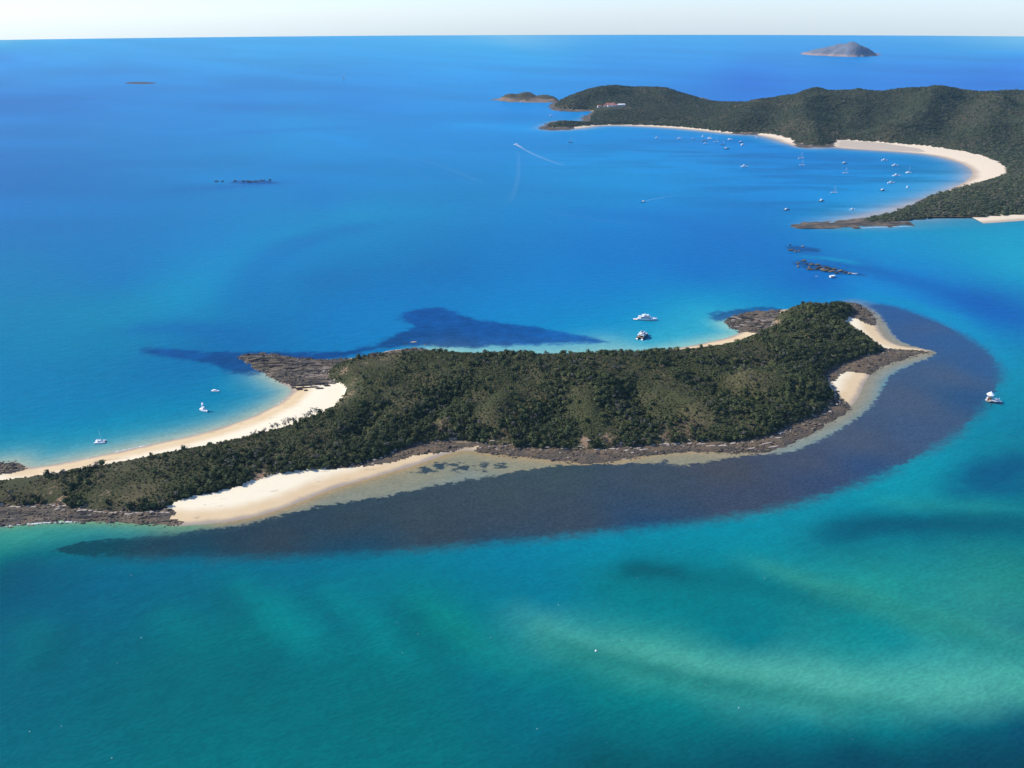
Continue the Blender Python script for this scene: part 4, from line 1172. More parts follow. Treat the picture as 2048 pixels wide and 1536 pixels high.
for k in order:
    x, y, z = float(tx[k]), float(ty[k]), float(tz[k])
    px_ = 1024 + F_PX * x / (y * math.cos(PITCH) + (CAM_H - z) * math.sin(PITCH))
    where = next(w for lim, w in ZONES if px_ < lim)
    edge_ = 'at the shore edge' if tdv[k] < 9 else 'up the slope'
    size_ = 'large' if wdt[k] > 5.6 else 'middle-sized'
    root = empty('tree', (x, y, z), float(trz[k]))
    tag(root, size_ + ' ' + KIND[int(cls[k])] + ' tree ' + edge_ + ' ' + where, 'tree', size_ + ' ' + KIND[int(cls[k])] + ' trees ' + edge_ + ' ' + where)
    c = mesh_obj('crown', CROWNS[int(cidx[k])], None, root); c.scale = (wdt[k], wdt[k], hgt[k])
    c = mesh_obj('trunk', TRUNKS[k % 2], None, root); c.scale = (wdt[k], wdt[k], hgt[k])

# feathery she-oaks behind the cove beach
M_OAK = mat_leaf('leaf_she_oak', (0.1471, 0.1372, 0.1125), (0.2717, 0.2519, 0.2124))
OAK_CROWN = [crown_mesh('feathery_crown', 60 + k, 95, .06, 1.0, M_OAK, .08, True) for k in range(2)]
OAK_GREEN = crown_mesh('feathery_crown', 66, 90, .06, .9, M_LEAF[2], .25, True)
OAKS = [(622, 836, 9, 'largest feathery grey tree at the head of the cove beach, beside the grassy slope'), (634, 831, 7, 'feathery grey tree just right of the largest one at the head of the cove beach'), (612, 838, 6.5, 'feathery grey tree just left of the largest one at the head of the cove beach'),
        (604, 841, 4.5, 'small feathery grey tree standing alone on sand between two clumps behind the cove'), (588, 848, 7.5, 'tall thin grey tree at the right of the middle clump behind the cove beach'), (578, 851, 7, 'thin grey tree second from the right in the middle clump behind the cove'),
        (569, 854, 7, 'thin grey tree in the middle of the clump behind the cove beach'), (556, 859, 6.5, 'thin grey tree left of the middle clump behind the cove beach'), (546, 862, 6.5, 'leaning grey tree over the sand at the left of the clump behind the cove'),
        (530, 866, 4.5, 'small thin grey tree on the sand edge left of the clump'), (511, 873, 5, 'small rounded grey bush-like tree on the sand edge further left'), (505, 875, 4, 'leftmost small grey tree on the sand edge of the cove beach')]
for k, (a, b, h, lab) in enumerate(OAKS):
    q = unproj(a, b, 3.5); z = float(ground_at(q[0], q[1]))
    root = empty('she_oak', (q[0], q[1], z), k * 1.3)
    tag(root, lab, 'tree', 'feathery grey trees behind the cove beach')
    c = mesh_obj('crown', OAK_CROWN[k % 2], None, root); c.scale = (h * 1.2, h * 1.1, h * 1.25)
    c = mesh_obj('trunk', TRUNKS[k % 2], None, root); c.scale = (h * .5, h * .5, h * 1.1)
for k in range(26):
    f = k / 25.0
    a = 1205 + 275 * f + random.uniform(-5, 5); b = np.interp(a, [1200, 1300, 1370, 1430, 1480], [717, 711, 705, 701, 687]) + random.uniform(-1, 2)
    h = random.uniform(4, 6.5); q = unproj(a, b, 3.0); z = float(ground_at(q[0], q[1]))
    root = empty('beach_tree', (q[0], q[1], z), k * 2.1)
    tag(root, 'loose olive tree in the row edging the back beach opposite the two large boats', 'tree', 'row of olive trees edging the back beach')
    c = mesh_obj('crown', OAK_GREEN, None, root); c.scale = (h, h, h)
    c = mesh_obj('trunk', TRUNKS[k % 2], None, root); c.scale = (h, h, h)

# forest of the far land
FC = [crown_mesh('far_canopy', 100 + k, 46, .13, .75, M_FARLEAF[k % 3], .05) for k in range(6)]
FP_ = [bpy.data.objects.new('canopy_kind_%d' % k, m) for k, m in enumerate(FC)]
SPF = 7.2
ux, uy = np.meshgrid(np.arange(fx_[0], 3300, SPF), np.arange(fy_[0], 4700, SPF))
ux = (ux + RNG.uniform(-.5, .5, ux.shape) * SPF).ravel(); uy = (uy + RNG.uniform(-.5, .5, uy.shape) * SPF).ravel()
inview = (ux / uy < 0.68)
ux, uy = ux[inview], uy[inview]
iy = np.clip(np.round((uy - fy_[0]) / FS).astype(int), 0, len(fy_) - 1); ix = np.clip(np.round((ux - fx_[0]) / FS).astype(int), 0, len(fx_) - 1)
udv = FDV[iy, ix]; m1 = fbm(ux / 120, uy / 120, 15, 4)
HOUSE_PX = [(1199, 214.5, 16), (1212, 214, 20), (1221, 213.5, 22), (1230, 213, 20), (1240, 212, 18), (1247, 211.8, 12), (1216, 210.5, 18), (1226, 210, 16)]
def far_hit(a, b):
    q = None
    for d in np.arange(1500, 5000, 4.0):
        q = at_range(a, b, d)
        if q[2] <= far_ground(q[0], q[1]): break
    return q
HP = np.array([far_hit(a, b) for a, b, _ in HOUSE_PX])
ok = (udv > 2) & (RNG.uniform(0, 1, ux.shape) < 1.05 - .55 * sstep(.52, .68, m1))
for h in HP:
    ok &= ~((np.abs(ux - h[0]) < 24) & (uy - h[1] < 18) & (uy - h[1] > -75))
ux, uy, m1 = ux[ok], uy[ok], m1[ok]
uz = far_ground(ux, uy); n = len(ux)
w_ = RNG.uniform(5.5, 11.5, n); sx = (far_ground(ux + 12, uy) - far_ground(ux - 12, uy)) / 24
pk = np.where(RNG.uniform(0, 1, n) < np.clip(.45 - 1.2 * sx - .5 * (m1 - .5), .1, .9), 0, np.where(RNG.uniform(0, 1, n) < .75, 1, 2))
scatter('forest', np.stack([ux, uy, uz - .6], 1), RNG.uniform(0, 6.28, n), np.stack([w_, w_, w_ * RNG.uniform(.38, .6, n)], 1), pk + 3 * RNG.integers(0, 2, n), FP_,
        'dark green bush forest covering the hills and wooded point of the large island behind', 'forest')
print('scrub', int(rest.sum()), 'forest', n)


# ------------------------------------------------------------------ rocks
def rock_mesh(name, seed, mat, flat=0.6, pts=16):
    r = np.random.default_rng(seed)
    bm = bmesh.new()
    for k in range(pts):
        d = r.normal(size=3); d /= np.linalg.norm(d)
        k_ = r.uniform(.8, 1.0)
        bm.verts.new((d[0] * .5 * k_, d[1] * .5 * k_, max(d[2], -.35) * .5 * flat * k_))
    bmesh.ops.convex_hull(bm, input=bm.verts)
    bmesh.ops.delete(bm, geom=[v for v in bm.verts if not v.link_faces], context='VERTS')
    me = bpy.data.meshes.new(name); bm.to_mesh(me); bm.free()
    me.materials.append(mat)
    return me


M_RK = [plain('rock_dark', (0.045, 0.040, 0.036), .9, .2, .5, 2.0), plain('rock_brown', (0.14, 0.105, 0.07), .9, .2, .5, 2.0), plain('rock_pale', (0.36, 0.29, 0.225), .9, .2, .35, 2.0), plain('rock_weedy', (0.10, 0.085, 0.05), .9, .2, .5, 2.0)]
RK = [rock_mesh('rock_%s' % nm, 5 + 7 * k + j, M_RK[k]) for k, nm in enumerate(('dark', 'brown', 'pale', 'weedy')) for j in range(2)]
SPR = 2.3
ax, ay = np.meshgrid(np.arange(gx[0], gx[-1], SPR), np.arange(gy[0], gy[-1], SPR))
ax = (ax + RNG.uniform(-.5, .5, ax.shape) * SPR).ravel(); ay = (ay + RNG.uniform(-.5, .5, ay.shape) * SPR).ravel()
rk_ = lookup(GRK, ax, ay); dw_ = lookup(GDW, ax, ay); dv_ = lookup(GDV, ax, ay)
nn = fbm(ax / 12, ay / 12, 44, 3)
ok = (rk_ > .4) & (dw_ > -4) & (dv_ < 3) & (RNG.uniform(0, 1, ax.shape) < .25 + .9 * sstep(.4, .65, nn))
ax, ay, dv_ = ax[ok], ay[ok], dv_[ok]; n = len(ax); azz = ground_at(ax, ay)
s_ = RNG.uniform(.7, 2.0, n) * (1 + 1.0 * (RNG.uniform(0, 1, n) > .93)); pale_p = np.where(dv_ > -7, .22, .02)
kk = np.where(RNG.uniform(0, 1, n) < pale_p, 2, RNG.choice([0, 0, 1, 3], n))
scatter('shore_rubble', np.stack([ax, ay, azz + s_ * .1], 1), RNG.uniform(-.5, .5, n) + .2, np.stack([s_ * RNG.uniform(1, 2.2, n), s_, s_ * .9], 1), kk * 2 + RNG.integers(0, 2, n),
        [bpy.data.objects.new('rubble_kind_%d' % k, m) for k, m in enumerate(RK)], 'brown and grey rock rubble strewn along the shores of the near island', 'rubble')


def put_rock(name, a, b, lm, wm, hm, mat_k, rz, label, group, z=None, near=True):
    q = unproj(a, b, 0.8 if near else 0.0)
    g = float(ground_at(q[0], q[1])) if z is None else z
    o = mesh_obj(name, RK[mat_k * 2 + random.randint(0, 1)])
    o.location = (q[0], q[1], g + hm * .12); o.scale = (lm, wm, hm); o.rotation_euler = (random.uniform(-.06, .06), random.uniform(-.06, .06), rz)
    return tag(o, label, 'rock', group)


SLABS = [(1060, 893, 8), (1095, 897, 7), (1130, 899, 9), (1160, 897, 7), (1195, 900, 9), (1225, 899, 8), (1252, 901, 8), (1275, 897, 9), (1305, 892, 8), (1328, 889, 12), (1352, 888, 12), (1380, 888, 8), (1402, 889, 12), (1422, 892, 13), (1446, 892, 12), (1466, 888, 8), (1502, 897, 13), (1530, 888, 15), (1547, 893, 14), (1556, 877, 10), (1010, 893, 7), (985, 887, 7), (1178, 891, 8), (1240, 892, 7), (1290, 899, 9)]
for a, b, l in SLABS:
    put_rock('flat_rock', a, b, l * random.uniform(.9, 1.2), random.uniform(2, 3.4), random.uniform(1.2, 2.4), 2, .2 + random.uniform(-.15, .15), 'long pale rock slab under the scrub on the near middle shore', 'pale slabs along the near middle shore')
for a, b in [(1567, 835), (1574, 842), (1580, 850), (1571, 862), (1556, 868), (1640, 817), (1673, 800), (1681, 803), (1690, 804), (1664, 809), (1600, 838), (1615, 832), (1630, 826), (1608, 842), (1648, 822), (1656, 815), (1585, 843), (1592, 835), (1624, 833), (1672, 811), (1650, 740), (1660, 735), (1684, 728), (1672, 731), (1768, 708), (1775, 706)]:
    s = random.uniform(2, 4)
    put_rock('boulder', a + random.uniform(-2, 2), b + random.uniform(-2, 2), s, s * .8, s * .9, 2, random.uniform(0, 3), 'pale boulder on the brown rock flat below the steep right-hand end', 'pale boulders below the right-hand end')
for k in range(34):
    f = k / 33; a = -5 + 340 * f; b = np.interp(a, [0, 60, 125, 160, 200, 260, 335], [1014, 1015, 1013, 1021, 1027, 1027, 1025]) + random.uniform(-2.0, 2.5)
    put_rock('flat_rock', a, b, random.uniform(4, 8), random.uniform(1.6, 2.8), random.uniform(1.3, 2.3), 2 if random.random() < .75 else 1, random.uniform(-.2, .15), 'pale block in the broken ledge above the dark rubble at the lower left', 'pale ledge blocks at the lower left')
for a, b in [(640, 939), (655, 936), (668, 935), (690, 932), (705, 931), (722, 929), (735, 925), (748, 922), (762, 918), (770, 914), (785, 908), (790, 903), (812, 893), (826, 889), (845, 886), (870, 882), (890, 880), (915, 878), (935, 879), (955, 886), (972, 888)]:
    s = random.uniform(1.8, 3.6)
    put_rock('boulder', a, b, s * 1.4, s, s * .8, 2, random.uniform(-.4, .4), 'pale boulder between the scrub edge and the dark stones beside the near beach', 'pale boulders beside the near beach')
for a, b, l in [(612, 771, 30), (640, 770, 22), (590, 771.5, 14), (606, 776.5, 24), (628, 776, 16), (600, 779.5, 10), (640, 779, 12), (588, 775, 8), (612, 782, 6), (655, 774, 10)]:
    put_rock('ledge_rock', a, b, l, 3.2, 3.4, 0, .02, 'long thin dark rock ledge running across the sand at the head of the cove', 'dark ledges across the cove sand')
for k in range(26):
    a = random.uniform(500, 660); b = np.interp(a, [500, 560, 660], [716, 724, 742]) + random.uniform(-8, 14) * np.interp(a, [500, 560], [.4, 1])
    put_rock('ledge_rock', a, b, random.uniform(8, 22), random.uniform(2, 4), random.uniform(2.2, 4.2), random.choice([0, 0, 0, 1]), random.uniform(-.1, .25), 'layered rock ledge of the dark platform left of the island', 'ledges of the dark rock platform')
for k in range(22):
    a = random.uniform(1462, 1536); b = np.interp(a, [1460, 1540], [644, 640]) + random.uniform(-16, 20) * np.interp(a, [1460, 1490], [.4, 1])
    put_rock('ledge_rock', a, b, random.uniform(8, 18), random.uniform(2, 4), random.uniform(2.2, 4.4), random.choice([0, 1, 2, 2]), random.uniform(-.35, .1), 'layered rock ledge below the orange cliff at the back headland', 'ledges below the orange cliff')
# rocks of the drying reef in the channel and other rocks awash
for a, b, w in [(1580, 490, 7), (1582, 500, 15), (1605, 492.5, 6), (1591, 503, 5), (1598, 502, 6), (1607, 521, 14), (1596, 525.5, 7), (1596, 533, 5), (1612, 527, 7), (1622, 528.5, 12), (1634, 529, 14), (1641, 533, 12), (1652, 534.5, 14), (1618, 534, 5), (1620, 538.5, 16), (1634, 537.5, 12), (1650, 541, 22), (1664, 542, 20), (1658, 537.5, 18), (1680, 541, 16), (1690, 544, 14), (1673, 546, 10), (1645, 538, 14), (1700, 546, 7), (1638, 534.5, 10), (1668, 538, 12)]:
    q = unproj(a, b); m = math.hypot(q[1], CAM_H) / F_PX
    put_rock('reef_rock', a, b, w * m, random.uniform(5, 10), random.uniform(4.0, 7.5), random.choice([0, 1, 3]), random.uniform(-.12, .05), 'dark weedy rock of the drying reef in the channel below the wooded point', 'drying reef rocks in the channel', 0.1)
for a, b, w in [(433, 362.5, 12), (470, 361.8, 7), (500, 363.5, 14), (512, 362.5, 12), (525, 360.5, 16), (495, 362, 8), (540, 360, 7), (445, 362.6, 7), (487, 362.4, 7)]:
    q = unproj(a, b); m = math.hypot(q[1], CAM_H) / F_PX
    put_rock('reef_rock', a, b, w * m, random.uniform(7, 11), random.uniform(4.0, 6.5), 0, random.uniform(-.1, .1), 'low dark rock awash in the open sea at the upper left', 'rocks awash in the open sea', 0.3)
for a, b, w, mk, lab in [(827, 683, 17, 2, 'flat yellowish rock awash in the dark weed behind the island'), (811, 687, 7, 0, 'small dark rock awash left of the flat yellowish rock'), (850, 688, 6, 1, 'small brown rock awash right of the flat yellowish rock')]:
    q = unproj(a, b); m = math.hypot(q[1], CAM_H) / F_PX
    put_rock('reef_rock', a, b, w * m, 3.5, 1.4, mk, .1, lab, None, 0.1)

# ------------------------------------------------------------------ boats
M_WHITE = plain('white_gelcoat', (0.80, 0.80, 0.78), .3, .5, .04)
M_NAVY = plain('dark_hull', (0.020, 0.026, 0.04), .3, .5, .15)
M_GLASSD = plain('tinted_glass', (0.02, 0.025, 0.03), .12, .6, .1)
M_DECK = plain('pale_deck', (0.62, 0.58, 0.50), .7, .3, .08)
M_TEAK = plain('teak_deck', (0.30, 0.20, 0.12), .7, .3, .15)
M_ALLOY = plain('alloy', (0.62, 0.63, 0.64), .35, .5, .08)
M_SAIL = plain('sail_cover', (0.10, 0.16, 0.32), .8, .2, .15)
M_CREAM = plain('cream_paint', (0.72, 0.66, 0.52), .5, .3, .06)
M_RUBBER = plain('grey_rubber', (0.20, 0.21, 0.22), .7, .2, .1)
M_ANTIF = plain('bottom_paint', (0.03, 0.05, 0.12), .6, .2, .1)


class MB:
    def __init__(self):
        self.V = []; self.F = []

    def add(self, V, F):
        b = len(self.V); self.V += [tuple(v) for v in V]; self.F += [tuple(i + b for i in f) for f in F]; return self

    def box(self, x0, x1, y0, y1, z0, z1, tx0=0.0, tx1=0.0, ty=0.0):
        """box with its top pulled in: tx0 aft, tx1 forward, ty sides"""
        V = [(x0, y0, z0), (x1, y0, z0), (x1, y1, z0), (x0, y1, z0), (x0 + tx0, y0 + ty, z1), (x1 - tx1, y0 + ty, z1), (x1 - tx1, y1 - ty, z1), (x0 + tx0, y1 - ty, z1)]
        return self.add(V, [(0, 3, 2, 1), (4, 5, 6, 7), (0, 1, 5, 4), (1, 2, 6, 5), (2, 3, 7, 6), (3, 0, 4, 7)])

    def rod(self, p, q, r, n=6):
        p = Vector(p); q = Vector(q); d = (q - p).normalized()
        a = d.orthogonal().normalized(); b = d.cross(a)
        V = []
        for c in (p, q):
            for s in range(n):
                t = 2 * math.pi * s / n
                V.append(c + a * math.cos(t) * r + b * math.sin(t) * r)
        return self.add(V, [(s, (s + 1) % n, n + (s + 1) % n, n + s) for s in range(n)] + [tuple(range(n))[::-1], tuple(range(n, 2 * n))])

    def hull(self, L, Bm, fb, y0=0.0, sheer=.35, draft=.5, fine=.55, transom=.8):
        """lofted hull, bow at +x"""
        xs = [-.5, -.3, -.05, .15, .3, .42, .5]
        hw = [transom, .96, 1.0, .9, .66, .32, .02]
        V = []
        for k, (x, w) in enumerate(zip(xs, hw)):
            up = fb * (1 + sheer * max(0, (x + .1)) ** 1.5 * 2.2)
            rk = 0.04 * L * max(0, x - .1) * 1.5
            b = Bm / 2
            V += [(x * L + rk, y0 - b * w, up), (x * L + rk * .5, y0 - b * w * .88, fb * .25), (x * L - rk * .3, y0 - b * w * .55, -draft * .5), (x * L - rk, y0, -draft),
                  (x * L - rk * .3, y0 + b * w * .55, -draft * .5), (x * L + rk * .5, y0 + b * w * .88, fb * .25), (x * L + rk, y0 + b * w, up)]
        F = []
        for k in range(6):
            for s in range(6):
                a = k * 7 + s
                F.append((a, a + 1, a + 8, a + 7))
            F.append((k * 7, k * 7 + 7, k * 7 + 13, k * 7 + 6))
        F.append((6, 5, 4, 3, 2, 1, 0))
        return self.add(V, F)

    def me(self, name, mat, smooth=False):
        m = make_mesh(name, self.V, self.F, smooth)
        bm = bmesh.new(); bm.from_mesh(m); bmesh.ops.recalc_face_normals(bm, faces=bm.faces); bm.to_mesh(m); bm.free()
        m.materials.append(mat)
        return m


def part(name, mb, mat, parent, smooth=False):
    return mesh_obj(name, mb.me(name, mat, smooth), None, parent)


def motor_cruiser(L, hullmat=None, topmat=None, fly=True):
    r = empty('motor_boat'); B_ = L * .33; fb = L * .105
    part('hull', MB().hull(L, B_, fb), hullmat or M_WHITE, r)
    part('deck', MB().box(-L * .47, L * .12, -B_ * .40, B_ * .40, fb * .98, fb * 1.02), M_DECK, r)
    part('foredeck', MB().box(L * .10, L * .33, -B_ * .27, B_ * .27, fb * 1.0, fb * 1.36, 0, L * .12, B_ * .1), topmat or M_WHITE, r)
    c = part('cabin', MB().box(-L * .2, L * .16, -B_ * .36, B_ * .36, fb, fb * 1.95, .02 * L, L * .10, B_ * .05), topmat or M_WHITE, r)
    part('window', MB().box(-L * .165, L * .115, -B_ * .375, B_ * .375, fb * 1.32, fb * 1.7, .012 * L, L * .045, B_ * .025), M_GLASSD, c)
    part('cabin_roof', MB().box(-L * .33, L * .09, -B_ * .36, B_ * .36, fb * 1.96, fb * 2.06, 0, .02 * L, .01 * L), topmat or M_WHITE, r)
    if fly:
        part('flybridge', MB().box(-L * .2, L * .03, -B_ * .27, B_ * .27, fb * 2.07, fb * 2.5, 0, L * .06, B_ * .04), topmat or M_WHITE, r)
        rf = part('canopy', MB().box(-L * .22, L * .0, -B_ * .3, B_ * .3, fb * 3.05, fb * 3.12), topmat or M_WHITE, r)
        m = MB()
        for x in (-L * .19, -L * .03):
            for s in (-1, 1): m.rod((x, s * B_ * .25, fb * 2.5), (x, s * B_ * .27, fb * 3.06), L * .006, 5)
        part('canopy_frame', m, M_ALLOY, rf)
    m = MB()
    for s in (-1, 1):
        m.rod((L * .12, s * B_ * .40, fb * 1.55), (L * .47, s * B_ * .06, fb * 1.85), L * .003, 4)
        for x, w in ((.14, .39), (.27, .29), (.4, .14)): m.rod((L * x, s * B_ * w, fb * 1.05), (L * x, s * B_ * w, fb * 1.7), L * .003, 4)
    part('bow_rail', m, M_ALLOY, r)
    return r


def sail_yacht(L, hullmat=None, cover=None):
    r = empty('sailing_yacht'); B_ = L * .3; fb = L * .09
    part('hull', MB().hull(L, B_, fb, transom=.6, sheer=.25), hullmat or M_WHITE, r)
    part('deck', MB().box(-L * .44, L * .1, -B_ * .34, B_ * .34, fb * .98, fb * 1.03), M_DECK, r)
    c = part('cabin', MB().box(-L * .14, L * .22, -B_ * .25, B_ * .25, fb, fb * 1.55, .01 * L, L * .08, B_ * .06), M_WHITE, r)
    part('window', MB().box(-L * .1, L * .14, -B_ * .248, B_ * .248, fb * 1.2, fb * 1.4, .01 * L, L * .02, B_ * .03), M_GLASSD, c)
    part('cockpit', MB().box(-L * .4, -L * .16, -B_ * .2, B_ * .2, fb * .9, fb * 1.08), M_TEAK, r)
    mast = part('mast', MB().rod((L * .08, 0, fb), (L * .07, 0, fb + L * 1.05), L * .010, 8), M_ALLOY, r)
    part('spreader', MB().rod((L * .08, -B_ * .3, fb + L * .65), (L * .08, B_ * .3, fb + L * .65), L * .006, 5), M_ALLOY, mast)
    boom = part('boom', MB().rod((L * .07, 0, fb + L * .13), (-L * .36, 0, fb + L * .12), L * .009, 6), M_ALLOY, r)
    part('furled_sail', MB().box(-L * .34, L * .05, -L * .02, L * .02, fb + L * .135, fb + L * .19, 0, 0, L * .008), cover or M_SAIL, boom)
    m = MB().rod((L * .49, 0, fb * 1.4), (L * .072, 0, fb + L * 1.02), L * .006, 5).rod((-L * .48, 0, fb * 1.1), (L * .07, 0, fb + L * 1.04), L * .003, 4)
    for s in (-1, 1): m.rod((L * .06, s * B_ * .46, fb), (L * .07, 0, fb + L * 1.0), L * .003, 4)
    part('rigging', m, M_WHITE, r)
    part('bimini', MB().box(-L * .36, -L * .17, -B_ * .26, B_ * .26, fb + L * .155, fb + L * .17), M_SAIL if cover is None else cover, r)
    return r


def sail_cat(L):
    r = empty('sailing_catamaran'); B_ = L * .55; fb = L * .12
    for s in (-1, 1):
        part('hull', MB().hull(L, L * .15, fb, s * B_ * .38, .15), M_WHITE, r)
    part('bridge_deck', MB().box(-L * .4, L * .2, -B_ * .42, B_ * .42, fb * .75, fb * 1.1), M_WHITE, r)
    part('trampoline', MB().box(L * .2, L * .42, -B_ * .32, B_ * .32, fb * .96, fb * 1.0), M_RUBBER, r)
    c = part('cabin', MB().box(-L * .18, L * .2, -B_ * .33, B_ * .33, fb * 1.1, fb * 2.0, .02 * L, L * .12, B_ * .06), M_WHITE, r)
    part('window', MB().box(-L * .14, L * .155, -B_ * .325, B_ * .325, fb * 1.4, fb * 1.75, .02 * L, L * .05, B_ * .035), M_GLASSD, c)
    part('bimini', MB().box(-L * .38, -L * .15, -B_ * .32, B_ * .32, fb * 2.15, fb * 2.22), M_WHITE, r)
    part('mast', MB().rod((L * .08, 0, fb * 2), (L * .07, 0, fb + L * 1.15), L * .011, 8), M_ALLOY, r)
    boom = part('boom', MB().rod((L * .07, 0, fb * 2.4), (-L * .34, 0, fb * 2.4), L * .009, 6), M_ALLOY, r)
    part('furled_sail', MB().box(-L * .33, L * .05, -L * .02, L * .02, fb * 2.45, fb * 2.8, 0, 0, L * .008), M_WHITE, boom)
    return r


def dinghy(L):
    r = empty('dinghy'); B_ = L * .42
    part('hull', MB().hull(L, B_, L * .12, draft=.2), M_WHITE, r)
    part('floor', MB().box(-L * .42, L * .2, -B_ * .3, B_ * .3, L * .122, L * .13), M_RUBBER, r)
    for x in (-.2, .1): part('thwart', MB().box(L * x, L * (x + .06), -B_ * .42, B_ * .42, L * .13, L * .15), M_TEAK, r)
    part('outboard', MB().box(-L * .58, -L * .5, -L * .04, L * .04, -.1, L * .26, .01, .01, .01), M_NAVY, r)
    return r


def place(root, a, b, rz, label, group=None, cat='boat', z=0.0):
    q = unproj(a, b)
    root.location = (q[0], q[1], z); root.rotation_euler = (0, 0, math.radians(rz))
    return tag(root, label, cat, group)


# the long white two-decked yacht
L = 24.0
yt = empty('motor_yacht'); fb = 2.3
part('hull', MB().hull(L, 6.2, fb, sheer=.3, draft=1.0), M_WHITE, yt)
part('boot_stripe', MB().box(-11.6, 6.0, -2.86, 2.86, -.05, .42), M_NAVY, yt)
part('swim_platform', MB().box(-17.0, -11.8, -2.3, 2.3, .45, .75), M_DECK, yt)
part('main_deck', MB().box(-11.6, 4.5, -2.75, 2.75, fb - .02, fb + .06), M_DECK, yt)
c = part('saloon', MB().box(-7.5, 6.6, -2.5, 2.5, fb + .06, fb + 2.3, .2, 3.0, .25), M_WHITE, yt)
part('window', MB().box(-6.6, 5.4, -2.46, 2.46, fb + .9, fb + 1.75, .2, 1.3, .12), M_GLASSD, c)
part('upper_deck', MB().box(-10.8, 4.2, -2.6, 2.6, fb + 2.31, fb + 2.5), M_WHITE, yt)
c = part('upper_cabin', MB().box(-4.5, 3.4, -2.05, 2.05, fb + 2.5, fb + 4.3, .3, 2.0, .25), M_WHITE, yt)
part('window', MB().box(-3.6, 2.8, -2.02, 2.02, fb + 3.15, fb + 3.85, .2, .9, .1), M_GLASSD, c)
part('upper_roof', MB().box(-6.6, 2.0, -2.1, 2.1, fb + 4.31, fb + 4.5, .1, .4, .1), M_WHITE, yt)
part('radar_arch', MB().box(-3.2, -2.4, -1.6, 1.6, fb + 4.5, fb + 5.9, .5, -.1, .5), M_WHITE, yt)
part('tender', MB().hull(3.6, 1.6, .5, 0, .3, .1).add([], []), M_WHITE, yt).location = (-8.2, 0, fb + 2.6)
m = MB()
for s in (-1, 1):
    m.rod((5, s * 2.5, fb + 1.3), (12.2, s * .25, fb + 2.0), .04, 4)
    for x, w in ((6, 2.35), (8, 1.85), (10, 1.1)): m.rod((x, s * w, fb + .3), (x, s * w, fb + 1.55), .04, 4)
part('bow_rail', m, M_ALLOY, yt)
place(yt, 1294, 640, -8, 'long white two-decked motor yacht behind the island, the upper of the two large boats', 'large boats behind the island', 'yacht')

# the big power catamaran seen from the stern
ct = empty('power_catamaran'); L = 20.0
for s in (-1, 1):
    h = part('hull', MB().hull(L, 2.7, 2.4, s * 3.1, .2, .8), M_NAVY, ct)
    part('stern_step', MB().box(-11.4, -9.8, s * 3.1 - 1.2, s * 3.1 + 1.2, .35, 1.6, .9, 0, .1), M_WHITE, h)
part('bridge_deck', MB().box(-9, 6.8, -4.3, 4.3, 1.5, 2.55), M_NAVY, ct)
part('foredeck', MB().box(3.2, 9.2, -3.6, 3.6, 2.56, 2.85, 0, 1.2, .5), M_WHITE, ct)
c = part('saloon', MB().box(-6.2, 4.6, -3.7, 3.7, 2.56, 4.75, .1, 2.4, .3), M_WHITE, ct)
part('window', MB().box(-5.8, 3.6, -3.68, 3.68, 3.2, 4.35, .1, 1.2, .18), M_GLASSD, c)
part('stern_door', MB().box(-6.24, -6.1, -2.6, 2.6, 2.6, 4.3), M_GLASSD, c)
part('aft_deck', MB().box(-9.4, -6.3, -3.9, 3.9, 2.56, 2.66), M_TEAK, ct)
part('flybridge_deck', MB().box(-8.2, 3.0, -3.8, 3.8, 4.76, 5.2, 0, .6, .1), M_WHITE, ct)
part('bench', MB().box(-7.0, -5.8, -2.4, 2.4, 5.2, 5.8), M_RUBBER, ct)
c = part('helm_roof', MB().box(-5.6, 1.2, -2.6, 2.6, 7.0, 7.2, .1, .4, .2), M_WHITE, ct)
part('solar_panel', MB().box(-4.6, .2, -1.7, 1.7, 7.2, 7.28), M_GLASSD, c)
m = MB()
for x in (-5.0, .4):
    for s in (-1, 1): m.rod((x, s * 2.3, 5.2), (x, s * 2.3, 7.0), .09, 5)
part('roof_post', m, M_ALLOY, ct)['kind'] = 'stuff'
part('windscreen', MB().box(.6, 1.4, -2.4, 2.4, 5.2, 6.4, .5, .1, .1), M_GLASSD, ct)
place(ct, 1285, 674, 62, 'dark-hulled power catamaran with white decks, the lower of the two large boats', 'large boats behind the island', 'catamaran')

# game-fishing boat with a tall tower
gb = motor_cruiser(11.5); gb.name = 'fishing_boat'
m = MB()
for s in (-1, 1):
    for x, x2 in ((-2.2, -1.7), (.2, -.5)): m.rod((x, s * 1.15, 3.6), (x2, s * .6, 7.3), .06, 5)
tw = part('tower', m, M_WHITE, gb)
part('tower_platform', MB().box(-2.1, -.1, -.85, .85, 6.1, 6.25), M_WHITE, tw)
part('tower_roof', MB().box(-2.0, -.2, -.8, .8, 7.9, 8.0), M_WHITE, tw)
part('tower_panel', MB().box(-1.9, -.3, -.7, .7, 6.25, 7.0, .1, .1, .1), M_WHITE, tw)
place(gb, 408, 822, -38, 'white fishing boat with a tall lookout tower anchored in the left cove', 'boats in the left cove')
place(motor_cruiser(8.5, fly=False), 431, 783, -8, 'small low white cabin boat anchored above the tower boat in the left cove', 'boats in the left cove')
place(sail_cat(9.5), 201, 885, -18 + 25, 'white sailing catamaran with a thin bare mast, leftmost boat of the cove', 'boats in the left cove')
place(dinghy(3.6), 1418, 680, 20, 'small white dinghy at the water edge of the back beach', None)

